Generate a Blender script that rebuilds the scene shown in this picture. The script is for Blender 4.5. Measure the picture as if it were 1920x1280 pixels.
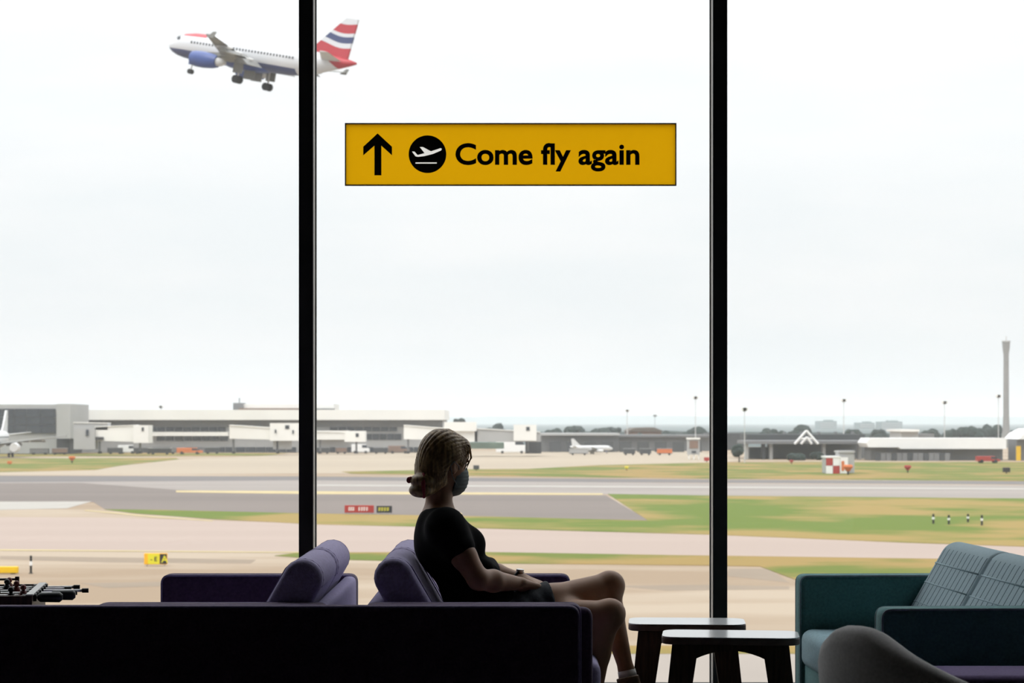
import bpy, bmesh, math, random
import numpy as np
from mathutils import Vector, Matrix

random.seed(7)
scene = bpy.context.scene
for o in list(bpy.data.objects):
    bpy.data.objects.remove(o)
COL = scene.collection

# ------------------------------------------------------------------ camera
F = 3800.0            # focal length in pixels of the 1920 px wide frame
CX, HY = 960.0, 790.0  # principal column, horizon row
CAMZ = 1.35           # eye height above the lounge floor
GZ = -7.65            # airfield level below the lounge floor
cam_d = bpy.data.cameras.new('camera')
cam = bpy.data.objects.new('camera', cam_d)
COL.objects.link(cam)
cam.location = (0, 0, CAMZ)
cam.rotation_euler = (math.radians(90), 0, 0)
cam_d.sensor_width = 36.0
cam_d.lens = F / 1920.0 * 36.0
cam_d.shift_y = (HY - 640.0) / 1920.0
cam_d.clip_end = 30000
cam_d.dof.use_dof = True
cam_d.dof.focus_distance = 8.25
cam_d.dof.aperture_fstop = 8.0
scene.camera = cam

# ------------------------------------------------------------------ sky, sun, exposure
world = bpy.data.worlds.new('overcast_sky')
scene.world = world
world.use_nodes = True
wn = world.node_tree.nodes
wl = world.node_tree.links
wn.clear()
w_out = wn.new('ShaderNodeOutputWorld')
w_bg = wn.new('ShaderNodeBackground')
w_tc = wn.new('ShaderNodeTexCoord')
w_sep = wn.new('ShaderNodeSeparateXYZ')
# overcast sky: luminance climbs smoothly from the horizon to the zenith
w_max = wn.new('ShaderNodeMath'); w_max.operation = 'MAXIMUM'; w_max.inputs[1].default_value = 0.0
w_pow = wn.new('ShaderNodeMath'); w_pow.operation = 'POWER'; w_pow.inputs[1].default_value = 1.5
w_lum = wn.new('ShaderNodeMath'); w_lum.operation = 'MULTIPLY_ADD'
w_lum.inputs[1].default_value = 2.3
w_lum.inputs[2].default_value = 0.89
w_tint = wn.new('ShaderNodeMixRGB'); w_tint.blend_type = 'MULTIPLY'; w_tint.inputs[0].default_value = 1.0
w_tint.inputs[2].default_value = (0.965, 0.985, 1.0, 1)
w_map = wn.new('ShaderNodeMapping')
w_map.inputs['Scale'].default_value = (3.0, 3.0, 14.0)
w_noise = wn.new('ShaderNodeTexNoise')
w_noise.inputs['Scale'].default_value = 2.2
w_noise.inputs['Detail'].default_value = 4.0
w_nr = wn.new('ShaderNodeValToRGB')
w_nr.color_ramp.elements[0].position = 0.35
w_nr.color_ramp.elements[0].color = (0.955, 0.975, 0.985, 1)
w_nr.color_ramp.elements[1].position = 0.65
w_nr.color_ramp.elements[1].color = (1.02, 1.015, 1.015, 1)
w_mul = wn.new('ShaderNodeMixRGB')
w_mul.blend_type = 'MULTIPLY'
w_mul.inputs[0].default_value = 1.0
wl.new(w_tc.outputs['Generated'], w_sep.inputs[0])
wl.new(w_sep.outputs['Z'], w_max.inputs[0])
wl.new(w_max.outputs[0], w_pow.inputs[0])
wl.new(w_pow.outputs[0], w_lum.inputs[0])
wl.new(w_lum.outputs[0], w_tint.inputs[1])
wl.new(w_tc.outputs['Generated'], w_map.inputs[0])
wl.new(w_map.outputs[0], w_noise.inputs['Vector'])
wl.new(w_noise.outputs['Fac'], w_nr.inputs[0])
wl.new(w_tint.outputs[0], w_mul.inputs[1])
wl.new(w_nr.outputs[0], w_mul.inputs[2])
wl.new(w_mul.outputs[0], w_bg.inputs['Color'])
w_bg.inputs['Strength'].default_value = 1.0
wl.new(w_bg.outputs[0], w_out.inputs[0])

sun_d = bpy.data.lights.new('sun', 'SUN')
sun_d.energy = 1.2
sun_d.angle = math.radians(24)
sun_d.color = (1.0, 0.93, 0.82)
sun = bpy.data.objects.new('sun', sun_d)
COL.objects.link(sun)
sun.rotation_euler = Vector((-0.35, -0.45, 0.82)).to_track_quat('Z', 'Y').to_euler()
sun.location = (-30, -30, 60)

vs = scene.view_settings
vs.view_transform = 'Standard'
vs.look = 'None'
vs.exposure = 0.03
vs.gamma = 1.0
vs.use_curve_mapping = False


# ------------------------------------------------------------------ helpers
def lin(c):
    """sRGB 0-255 triple to linear"""
    out = []
    for v in c:
        v = v / 255.0
        out.append(v / 12.92 if v <= 0.04045 else ((v + 0.055) / 1.055) ** 2.4)
    return tuple(out)


def alb(c, k):
    return tuple(v * k for v in lin(c))


def WX(px, y):
    return (px - CX) * y / F


def WZ(py, y):
    return CAMZ - (py - HY) * y / F


def PT(px, py, y):
    return Vector((WX(px, y), y, WZ(py, y)))


def GY(py):
    return F * (CAMZ - GZ) / (py - HY)


def GP(px, py, dz=0.0):
    y = GY(py)
    return Vector((WX(px, y), y, GZ + dz))


MATS = {}


def mat(name, col, rough=0.6, var=0.12, scale=8.0, metallic=0.0, spec=0.4, bump=0.0,
        bump_scale=60.0, sheen=0.0, col2=None, stretch=None, detail=4.0, contrast=(0.35, 0.65)):
    """principled material with a procedural colour variation in object space"""
    if name in MATS:
        return MATS[name]
    m = bpy.data.materials.new(name)
    m.use_nodes = True
    nt = m.node_tree
    b = nt.nodes['Principled BSDF']
    b.inputs['Roughness'].default_value = rough
    b.inputs['Metallic'].default_value = metallic
    b.inputs['Specular IOR Level'].default_value = spec
    if sheen:
        b.inputs['Sheen Weight'].default_value = sheen
        b.inputs['Sheen Roughness'].default_value = 0.5
    tc = nt.nodes.new('ShaderNodeTexCoord')
    mp = nt.nodes.new('ShaderNodeMapping')
    if stretch:
        mp.inputs['Scale'].default_value = stretch
    nz = nt.nodes.new('ShaderNodeTexNoise')
    nz.inputs['Scale'].default_value = scale
    nz.inputs['Detail'].default_value = detail
    rp = nt.nodes.new('ShaderNodeValToRGB')
    c2 = col2 if col2 else tuple(min(1, v * (1 + var)) for v in col)
    c1 = col if col2 else tuple(v * (1 - var) for v in col)
    rp.color_ramp.elements[0].position = contrast[0]
    rp.color_ramp.elements[1].position = contrast[1]
    rp.color_ramp.elements[0].color = (*c1, 1)
    rp.color_ramp.elements[1].color = (*c2, 1)
    L = nt.links
    L.new(tc.outputs['Object'], mp.inputs[0])
    L.new(mp.outputs[0], nz.inputs['Vector'])
    L.new(nz.outputs['Fac'], rp.inputs[0])
    L.new(rp.outputs[0], b.inputs['Base Color'])
    if bump:
        n2 = nt.nodes.new('ShaderNodeTexNoise')
        n2.inputs['Scale'].default_value = bump_scale
        bp = nt.nodes.new('ShaderNodeBump')
        bp.inputs['Strength'].default_value = bump
        bp.inputs['Distance'].default_value = 0.004
        L.new(mp.outputs[0], n2.inputs['Vector'])
        L.new(n2.outputs['Fac'], bp.inputs['Height'])
        L.new(bp.outputs[0], b.inputs['Normal'])
    MATS[name] = m
    return m


def tag(o, label=None, cat=None, group=None, kind=None):
    if label:
        o['label'] = label
    if cat:
        o['category'] = cat
    if group:
        o['group'] = group
    if kind:
        o['kind'] = kind
    return o


def empty(name, loc=(0, 0, 0), rz=0.0):
    o = bpy.data.objects.new(name, None)
    o.empty_display_size = 0.1
    o.location = loc
    o.rotation_euler = (0, 0, rz)
    COL.objects.link(o)
    return o


def link_mesh(name, me, material, parent=None, smooth=False):
    o = bpy.data.objects.new(name, me)
    COL.objects.link(o)
    if material is not None and not me.materials:
        me.materials.append(material)
    if smooth:
        me.polygons.foreach_set('use_smooth', [True] * len(me.polygons))
    if parent is not None:
        o.parent = parent
    return o


class MB:
    """collects simple solids; build() links them as one mesh object"""

    def __init__(self):
        self.bm = bmesh.new()

    def box(self, x0, x1, y0, y1, z0, z1, bevel=0.0, seg=2, m=None):
        r = bmesh.ops.create_cube(self.bm, size=1.0)
        vs_ = r['verts']
        sx, sy, sz = x1 - x0, y1 - y0, z1 - z0
        for v in vs_:
            v.co = Vector(((v.co.x + .5) * sx + x0, (v.co.y + .5) * sy + y0, (v.co.z + .5) * sz + z0))
        if bevel:
            es = list({e for v in vs_ for e in v.link_edges})
            rb = bmesh.ops.bevel(self.bm, geom=es, offset=bevel, segments=seg, affect='EDGES', profile=0.5)
            vs_ = rb['verts']
        if m is not None:
            for v in vs_:
                v.co = m @ v.co
        return self

    def prism(self, pts, axis, a0, a1, bevel=0.0, seg=2, m=None):
        """polygon pts (2D) extruded along axis 'x','y','z' from a0 to a1"""
        def co(p, a):
            if axis == 'y':
                return Vector((p[0], a, p[1]))
            if axis == 'x':
                return Vector((a, p[0], p[1]))
            return Vector((p[0], p[1], a))
        lo = [self.bm.verts.new(co(p, a0)) for p in pts]
        hi = [self.bm.verts.new(co(p, a1)) for p in pts]
        n = len(pts)
        fs = [self.bm.faces.new(lo), self.bm.faces.new(hi[::-1])]
        for i in range(n):
            fs.append(self.bm.faces.new((lo[i], hi[i], hi[(i + 1) % n], lo[(i + 1) % n])))
        bmesh.ops.recalc_face_normals(self.bm, faces=fs)
        vv = lo + hi
        if bevel:
            es = list({e for f in fs[:2] for e in f.edges})
            rb = bmesh.ops.bevel(self.bm, geom=es, offset=bevel, segments=seg, affect='EDGES', profile=0.5)
            vv = list({v for v in rb['verts']} | {v for v in vv if v.is_valid})
        if m is not None:
            for v in vv:
                v.co = m @ v.co
        return self

    def tube(self, pts, rad, seg=10, caps=True):
        """tube along pts; rad scalar or list"""
        pts = [Vector(p) for p in pts]
        if not isinstance(rad, (list, tuple)):
            rad = [rad] * len(pts)
        rings = []
        up = None
        for i, p in enumerate(pts):
            d = (pts[min(i + 1, len(pts) - 1)] - pts[max(i - 1, 0)]).normalized()
            if up is None:
                up = Vector((0, 0, 1)) if abs(d.z) < 0.9 else Vector((1, 0, 0))
            a = d.cross(up).normalized()
            b = a.cross(d).normalized()
            up = b
            rings.append([self.bm.verts.new(p + (a * math.cos(t) + b * math.sin(t)) * rad[i])
                          for t in [2 * math.pi * k / seg for k in range(seg)]])
        for i in range(len(rings) - 1):
            for k in range(seg):
                self.bm.faces.new((rings[i][k], rings[i][(k + 1) % seg], rings[i + 1][(k + 1) % seg], rings[i + 1][k]))
        if caps:
            self.bm.faces.new(rings[0][::-1])
            self.bm.faces.new(rings[-1])
        return self

    def ball(self, c, r, scale=(1, 1, 1), sub=2, m=None):
        rr = bmesh.ops.create_icosphere(self.bm, subdivisions=sub, radius=r)
        for v in rr['verts']:
            v.co = Vector((v.co.x * scale[0], v.co.y * scale[1], v.co.z * scale[2]))
            if m is not None:
                v.co = m @ v.co
            v.co += Vector(c)
        return self

    def build(self, name, material, parent=None, smooth=False, angle=None):
        me = bpy.data.meshes.new(name)
        bmesh.ops.recalc_face_normals(self.bm, faces=self.bm.faces)
        self.bm.to_mesh(me)
        self.bm.free()
        o = link_mesh(name, me, material, parent, smooth)
        if angle is not None:
            me.polygons.foreach_set('use_smooth', [True] * len(me.polygons))
            me.set_sharp_from_angle(angle=math.radians(angle))
        return o


def children(o):
    return [c for c in bpy.data.objects if c.parent is o]


def copy_tree(o, parent=None):
    c = o.copy()
    COL.objects.link(c)
    c.parent = parent
    for ch in children(o):
        copy_tree(ch, c)
    return c


# ------------------------------------------------------------------ distance-field mesher for soft bodies
class Field:
    def __init__(self, lo, hi, h):
        self.h = h
        self.lo = np.array(lo, dtype=np.float64)
        n = np.ceil((np.array(hi) - self.lo) / h).astype(int) + 1
        self.n = n
        self.ax = [self.lo[i] + h * np.arange(n[i]) for i in range(3)]
        self.f = np.full(tuple(n), 0.2, dtype=np.float32)

    def _win(self, lo, hi):
        sl = []
        for i in range(3):
            a = int(max(0, math.floor((lo[i] - self.lo[i]) / self.h)))
            b = int(min(self.n[i], math.ceil((hi[i] - self.lo[i]) / self.h) + 1))
            sl.append(slice(a, max(a, b)))
        return tuple(sl)

    def _grid(self, sl):
        return np.meshgrid(self.ax[0][sl[0]], self.ax[1][sl[1]], self.ax[2][sl[2]], indexing='ij')

    def _merge(self, sl, d, k, op='u'):
        a = self.f[sl]
        d = d.astype(np.float32)
        if op == 'u':
            if k <= 0:
                self.f[sl] = np.minimum(a, d)
            else:
                hh = np.clip(0.5 + 0.5 * (a - d) / k, 0, 1)
                self.f[sl] = a * (1 - hh) + d * hh - k * hh * (1 - hh)
        elif op == 's':
            if k <= 0:
                self.f[sl] = np.maximum(a, -d)
            else:
                hh = np.clip(0.5 - 0.5 * (a + d) / k, 0, 1)
                self.f[sl] = a * (1 - hh) + (-d) * hh + k * hh * (1 - hh)

    def cone(self, a, b, ra, rb, k=0.02, op='u'):
        a, b = np.array(a, float), np.array(b, float)
        m = max(ra, rb) + max(k, 0.0) + 3 * self.h
        sl = self._win(np.minimum(a, b) - m, np.maximum(a, b) + m)
        X, Y, Z = self._grid(sl)
        if X.size == 0:
            return self
        ab = b - a
        L2 = max(1e-9, float(ab @ ab))
        t = np.clip(((X - a[0]) * ab[0] + (Y - a[1]) * ab[1] + (Z - a[2]) * ab[2]) / L2, 0, 1)
        d = np.sqrt((X - a[0] - t * ab[0]) ** 2 + (Y - a[1] - t * ab[1]) ** 2 + (Z - a[2] - t * ab[2]) ** 2) - (ra + (rb - ra) * t)
        self._merge(sl, d, k, op)
        return self

    def chain(self, pts, rads, k=0.02):
        for i in range(len(pts) - 1):
            self.cone(pts[i], pts[i + 1], rads[i], rads[i + 1], k)
        return self

    def ell(self, c, r, rot=None, k=0.02, op='u'):
        c = np.array(c, float)
        R = np.eye(3) if rot is None else np.array(rot)
        m = max(r) + max(k, 0.0) + 3 * self.h
        sl = self._win(c - m, c + m)
        X, Y, Z = self._grid(sl)
        if X.size == 0:
            return self
        P = [X - c[0], Y - c[1], Z - c[2]]
        q = [R[0, i] * P[0] + R[1, i] * P[1] + R[2, i] * P[2] for i in range(3)]
        k0 = np.sqrt((q[0] / r[0]) ** 2 + (q[1] / r[1]) ** 2 + (q[2] / r[2]) ** 2)
        k1 = np.sqrt((q[0] / r[0] ** 2) ** 2 + (q[1] / r[1] ** 2) ** 2 + (q[2] / r[2] ** 2) ** 2) + 1e-9
        d = k0 * (k0 - 1.0) / k1
        self._merge(sl, d, k, op)
        return self

    def slab(self, a, b, ra, rb, y0, y1, rr, k=0.0):
        """thick rounded slab: a 2D tapered capsule in xz drawn out along y with rounded ends"""
        sl = (slice(0, self.n[0]), slice(0, self.n[1]), slice(0, self.n[2]))
        X, Y, Z = self._grid(sl)
        ab = (b[0] - a[0], b[1] - a[1])
        L2 = ab[0] ** 2 + ab[1] ** 2
        t = np.clip(((X - a[0]) * ab[0] + (Z - a[1]) * ab[1]) / L2, 0, 1)
        d2 = np.sqrt((X - a[0] - t * ab[0]) ** 2 + (Z - a[1] - t * ab[1]) ** 2) - (ra + (rb - ra) * t)
        dy = np.abs(Y - (y0 + y1) / 2) - (y1 - y0) / 2
        u, v = d2 + rr, dy + rr
        d = np.minimum(np.maximum(u, v), 0) + np.sqrt(np.maximum(u, 0) ** 2 + np.maximum(v, 0) ** 2) - rr
        self._merge(sl, d, k)
        return self

    def cut(self, p, n, k=0.0):
        """remove the half space in front of plane through p with normal n"""
        n = np.array(n, float)
        n /= np.linalg.norm(n)
        sl = (slice(0, self.n[0]), slice(0, self.n[1]), slice(0, self.n[2]))
        X, Y, Z = self._grid(sl)
        d = -((X - p[0]) * n[0] + (Y - p[1]) * n[1] + (Z - p[2]) * n[2])
        self._merge(sl, d, k, 's')
        return self

    def mesh(self, name):
        f = self.f
        f[0], f[-1] = .2, .2
        f[:, 0], f[:, -1] = .2, .2
        f[:, :, 0], f[:, :, -1] = .2, .2
        ins = f < 0
        nx, ny, nz = f.shape
        c = {}
        cnt8 = np.zeros((nx - 1, ny - 1, nz - 1), dtype=np.int8)
        for i in (0, 1):
            for j in (0, 1):
                for k in (0, 1):
                    cnt8 += ins[i:nx - 1 + i, j:ny - 1 + j, k:nz - 1 + k]
        cells = np.argwhere((cnt8 > 0) & (cnt8 < 8))
        idx = np.full(cnt8.shape, -1, dtype=np.int64)
        idx[cells[:, 0], cells[:, 1], cells[:, 2]] = np.arange(len(cells))
        pos = np.zeros((len(cells), 3))
        num = np.zeros(len(cells))
        cor = [(i, j, k) for i in (0, 1) for j in (0, 1) for k in (0, 1)]
        vals = {q: f[cells[:, 0] + q[0], cells[:, 1] + q[1], cells[:, 2] + q[2]].astype(np.float64) for q in cor}
        for q in cor:
            for ax in range(3):
                if q[ax] == 0:
                    r = list(q)
                    r[ax] = 1
                    r = tuple(r)
                    v0, v1 = vals[q], vals[r]
                    cr = (v0 < 0) != (v1 < 0)
                    den = np.where(np.abs(v0 - v1) < 1e-12, 1, v0 - v1)
                    t = np.clip(v0 / den, 0, 1)
                    p = np.tile(np.array(q, float), (len(cells), 1))
                    p[:, ax] = t
                    pos += p * cr[:, None]
                    num += cr
        pos = pos / np.maximum(num, 1)[:, None]
        verts = self.lo + self.h * (cells + pos)
        quads = []
        for ax in range(3):
            s0 = [slice(None)] * 3
            s1 = [slice(None)] * 3
            s0[ax] = slice(0, -1)
            s1[ax] = slice(1, None)
            a_in, b_in = ins[tuple(s0)], ins[tuple(s1)]
            e = np.argwhere(a_in != b_in)
            flip = a_in[e[:, 0], e[:, 1], e[:, 2]]
            u, v = (ax + 1) % 3, (ax + 2) % 3
            ok = (e[:, u] > 0) & (e[:, v] > 0)
            e, flip = e[ok], flip[ok]
            q = []
            for du, dv in ((-1, -1), (0, -1), (0, 0), (-1, 0)):
                cc = e.copy()
                cc[:, u] += du
                cc[:, v] += dv
                q.append(idx[cc[:, 0], cc[:, 1], cc[:, 2]])
            q = np.stack(q, 1)
            q[~flip] = q[~flip][:, ::-1]
            quads.append(q)
        quads = np.concatenate(quads)
        quads = quads[(quads >= 0).all(1)]
        me = bpy.data.meshes.new(name)
        me.vertices.add(len(verts))
        me.vertices.foreach_set('co', verts.ravel())
        me.loops.add(len(quads) * 4)
        me.loops.foreach_set('vertex_index', quads.ravel().astype(np.int32))
        me.polygons.add(len(quads))
        me.polygons.foreach_set('loop_start', np.arange(0, len(quads) * 4, 4, dtype=np.int32))
        me.polygons.foreach_set('loop_total', np.full(len(quads), 4, dtype=np.int32))
        me.update(calc_edges=True)
        me.validate()
        return me


# ------------------------------------------------------------------ materials
M_floor = mat('lounge_carpet', (0.05, 0.048, 0.048), 0.95, 0.2, 40, bump=0.3)
M_ceil = mat('ceiling_paint', (0.07, 0.07, 0.07), 0.9, 0.05)
M_wall = mat('wall_paint', (0.07, 0.069, 0.067), 0.9, 0.06)
M_mull = mat('black_powder_coat', (0.05, 0.05, 0.052), 0.5, 0.1, 5)
M_alu = mat('silver_aluminium', (0.62, 0.61, 0.59), 0.5, 0.04, 5, spec=0.3)
M_gask = mat('black_gasket', (0.02, 0.02, 0.02), 0.8, 0.1)
M_shell = mat('plum_wool', (0.075, 0.043, 0.095), 0.95, 0.15, 90, bump=0.25, bump_scale=400, sheen=0.15)
M_lav = mat('lavender_wool', (0.38, 0.34, 0.54), 0.95, 0.10, 90, bump=0.3, bump_scale=400, sheen=0.1)
M_pipe = mat('lavender_piping', (0.22, 0.19, 0.34), 0.9, 0.1, 60)
M_teal = mat('teal_wool', (0.10, 0.25, 0.255), 0.95, 0.12, 90, bump=0.25, bump_scale=400, sheen=0.15)
M_bseat = mat('grey_blue_wool', (0.30, 0.45, 0.51), 0.95, 0.1, 90, bump=0.25, bump_scale=400)
M_grey = mat('mid_grey_felt', (0.52, 0.51, 0.505), 0.95, 0.08, 120, bump=0.2, bump_scale=500)
M_char = mat('charcoal_felt', (0.03, 0.03, 0.032), 0.95, 0.1, 80)
M_lam = mat('white_laminate', (0.78, 0.80, 0.81), 0.13, 0.02, 3, spec=0.8)
M_wood = mat('dark_oak', (0.07, 0.038, 0.026), 0.55, 0.3, 12, stretch=(8, 8, 0.6), bump=0.15)
M_edge = mat('brown_table_edge', (0.15, 0.10, 0.085), 0.6, 0.15, 20)
M_steel = mat('brushed_steel', (0.5, 0.5, 0.5), 0.35, 0.05, 20, metallic=0.9)
M_blackp = mat('black_plastic', (0.015, 0.015, 0.016), 0.45, 0.1, 20)
M_foot = mat('pale_grey_plinth', (0.5, 0.48, 0.47), 0.6, 0.05)

M_conc = mat('apron_concrete', alb((206, 178, 147), 0.40), 0.95, 0.1, 0.06, col2=alb((234, 212, 186), 0.40), stretch=(0.5, 1.6, 1), detail=7, contrast=(0.40, 0.58))
M_taxi = mat('taxiway_concrete', alb((233, 209, 195), 0.395), 0.95, 0.05, 0.04, stretch=(0.2, 2, 1))
M_run = mat('runway_concrete', alb((214, 202, 194), 0.36), 0.95, 0.06, 0.05, stretch=(0.1, 3, 1))
M_asph = mat('grey_asphalt', alb((172, 158, 150), 0.36), 0.95, 0.07, 0.05, stretch=(0.2, 2, 1))
M_asph2 = mat('dark_asphalt', alb((165, 158, 156), 0.36), 0.95, 0.07, 0.05, stretch=(0.1, 3, 1))
M_pale = mat('pale_concrete', alb((242, 222, 196), 0.36), 0.95, 0.04, 0.02, stretch=(0.2, 1, 1))
M_road = mat('pale_service_road', alb((226, 212, 200), 0.36), 0.95, 0.05, 0.1)
M_patch = mat('worn_concrete', alb((206, 184, 160), 0.36), 0.95, 0.05, 0.2)
M_yell = mat('yellow_line_paint', alb((244, 222, 168), 0.45), 0.9, 0.08, 0.3)
M_white_line = mat('white_line_paint', alb((245, 238, 228), 0.36), 0.9, 0.03, 0.3)
M_grass = mat('mown_grass', alb((138, 156, 26), 0.35), 0.95, 0.1, 0.08, col2=alb((210, 174, 92), 0.36), stretch=(0.9, 1.0, 1), detail=7, contrast=(0.44, 0.57))
M_grass2 = mat('green_grass', alb((134, 160, 20), 0.35), 0.95, 0.1, 0.07, col2=alb((212, 180, 96), 0.36), stretch=(0.9, 1.0, 1), detail=7, contrast=(0.44, 0.60))
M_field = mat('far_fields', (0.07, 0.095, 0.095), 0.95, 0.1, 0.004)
M_hill = mat('far_haze_tint', (0.16, 0.22, 0.22), 0.95, 0.05, 0.003)  # distance haze put into the base colour, for hills and far office walls
M_tree = mat('dull_green_foliage', (0.014, 0.026, 0.022), 0.95, 0.35, 0.5)
M_trunk = mat('grey_bark', (0.10, 0.085, 0.07), 0.95, 0.2, 3)
M_white = mat('white_cladding', (0.76, 0.75, 0.72), 0.6, 0.03, 0.1)
M_lgrey = mat('light_grey_cladding', (0.37, 0.37, 0.37), 0.7, 0.05, 0.1)
M_mgrey = mat('mid_grey_cladding', (0.15, 0.152, 0.158), 0.7, 0.08, 0.1)
M_dgrey = mat('dark_grey_cladding', (0.05, 0.054, 0.06), 0.7, 0.1, 0.1)
M_glass_d = mat('dark_glazing', (0.03, 0.038, 0.05), 0.25, 0.15, 0.4, spec=0.5)
M_brown = mat('brown_trim', (0.20, 0.13, 0.10), 0.8, 0.1, 0.4)
M_red = mat('red_paint', (0.36, 0.035, 0.03), 0.6, 0.08, 1)
M_orange = mat('orange_paint', (0.6, 0.16, 0.04), 0.6, 0.08, 1)
M_yellow = mat('yellow_paint', (0.72, 0.45, 0.012), 0.5, 0.04, 2)
M_lemon = mat('lemon_sign_face', (0.68, 0.62, 0.03), 0.5, 0.03, 2)
M_amber = mat('amber_paint', (0.80, 0.42, 0.02), 0.6, 0.05, 2)
M_bwhite = mat('white_paint', (0.76, 0.76, 0.76), 0.5, 0.02, 1)
M_black = mat('black_paint', (0.03, 0.03, 0.03), 0.6, 0.1, 1)
M_mast = mat('galvanised_mast', (0.5, 0.5, 0.5), 0.6, 0.05, 1)
M_tower = mat('tower_concrete', (0.25, 0.25, 0.25), 0.8, 0.05, 0.3)
M_tyre = mat('tyre_rubber', (0.025, 0.025, 0.026), 0.8, 0.1, 2)
M_green = mat('pale_green_panel', (0.30, 0.42, 0.36), 0.7, 0.08, 0.3)


def glass_material():
    m = bpy.data.materials.new('window_glass')
    m.use_nodes = True
    nt = m.node_tree
    nt.nodes.clear()
    out = nt.nodes.new('ShaderNodeOutputMaterial')
    tr = nt.nodes.new('ShaderNodeBsdfTransparent')
    tr.inputs[0].default_value = (0.985, 0.99, 0.988, 1)
    gl = nt.nodes.new('ShaderNodeBsdfGlossy')
    gl.inputs['Roughness'].default_value = 0.02
    nz = nt.nodes.new('ShaderNodeTexNoise')
    nz.inputs['Scale'].default_value = 0.6
    fr = nt.nodes.new('ShaderNodeFresnel')
    fr.inputs['IOR'].default_value = 1.30
    mx = nt.nodes.new('ShaderNodeMixShader')
    geo = nt.nodes.new('ShaderNodeNewGeometry')
    inv = nt.nodes.new('ShaderNodeMath')
    inv.operation = 'SUBTRACT'
    inv.inputs[0].default_value = 1.0
    mul = nt.nodes.new('ShaderNodeMath')
    mul.operation = 'MULTIPLY'
    # only the outer skin of the pane reflects: the two faces together act as one thin sheet
    nt.links.new(geo.outputs['Backfacing'], inv.inputs[1])
    nt.links.new(inv.outputs[0], mul.inputs[0])
    nt.links.new(fr.outputs[0], mul.inputs[1])
    nt.links.new(mul.outputs[0], mx.inputs[0])
    nt.links.new(tr.outputs[0], mx.inputs[1])
    nt.links.new(gl.outputs[0], mx.inputs[2])
    nt.links.new(mx.outputs[0], out.inputs[0])
    return m


M_glass = glass_material()

# ------------------------------------------------------------------ room shell
YG = 10.42     # glass line
XL, XR, YB, ZC = -7.4, 7.4, -4.0, 8.5


def struct(name, mb, m, label=None, parent=None, **kw):
    o = mb.build(name, m, parent, **kw)
    if parent is None:
        tag(o, label, None, None, 'structure')
    return o


struct('floor', MB().box(XL, XR, YB, YG + .08, -0.3, 0.0), M_floor, 'dark carpeted lounge floor')
struct('ceiling', MB().box(XL - .2, XR + .2, YB - .2, YG + .12, ZC, ZC + 0.4), M_ceil, 'dark lounge ceiling')
struct('wall_left', MB().box(XL - .2, XL, YB, YG + .1, 0, ZC), M_wall, 'plain lounge side wall')
struct('wall_right', MB().box(XR, XR + .2, YB, YG + .1, 0, ZC), M_wall, 'plain lounge side wall')
struct('wall_back', MB().box(XL - .2, XR + .2, YB - .2, YB, 0, ZC), M_wall, 'plain wall behind the seating')

mull_x = [WX(574, 10.3), WX(1350, 10.3)]
step = mull_x[1] - mull_x[0]
mull_all = [mull_x[0] - 2 * step, mull_x[0] - step, mull_x[0], mull_x[1], mull_x[1] + step, mull_x[1] + 2 * step]
for i, x in enumerate(mull_all):
    w = 0.0365
    side = 1 if x < 0 else -1
    o = MB().box(x - w, x + w, 10.29, 10.325, 0, ZC, 0.002).build('trim_%d' % (i + 1), M_mull)
    tag(o, 'tall black window mullion beside the %s pane' % ('left' if x < 0 else 'right'), None, None, 'structure')
    MB().box(x - w + .001, x + w - .001, 10.326, YG - 0.02, 0, ZC).build('side_cover', M_alu, o)
    MB().box(x - w - .003, x + w + .003, YG - 0.02, YG + 0.03, 0, ZC).build('gasket', M_gask, o)
xs = [XL] + mull_all + [XR]
for i in range(len(xs) - 1):
    a = xs[i] + (0.036 if i else 0)
    b = xs[i + 1] - (0.036 if i < len(xs) - 2 else 0)
    o = MB().box(a, b, YG, YG + 0.012, 0, ZC).build('window_%d' % (i + 1), M_glass)
    tag(o, 'tall clear window pane of the glass wall', None, None, 'structure')

# ------------------------------------------------------------------ airfield ground
GND = GZ


def ground_poly(name, pts, dz, m, label, kind='structure', thick=None):
    """flat patch of ground; pts are survey points read off the photograph's ground plane"""
    dz *= 0.25
    P = [GP(p[0], p[1], dz) for p in pts]
    mb = MB()
    mb.prism([(p.x, p.y) for p in P], 'z', GND + dz - (thick or 0.02), GND + dz)
    o = mb.build(name, m)
    # triangulate concave outlines cleanly
    bm = bmesh.new()
    bm.from_mesh(o.data)
    bmesh.ops.triangulate(bm, faces=bm.faces)
    bm.to_mesh(o.data)
    bm.free()
    tag(o, label, None, None, kind)
    return o


g = MB()
g.box(-600, 600, 12.0, 720, GND - 1.0, GND)
struct('apron_ground', g, M_conc, 'wide tan concrete apron below the window')
struct('distant_ground', MB().box(-6000, 6000, 720, 12000, GND - 1.2, GND - 0.1), M_field, 'hazy flat fields beyond the airfield')

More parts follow.
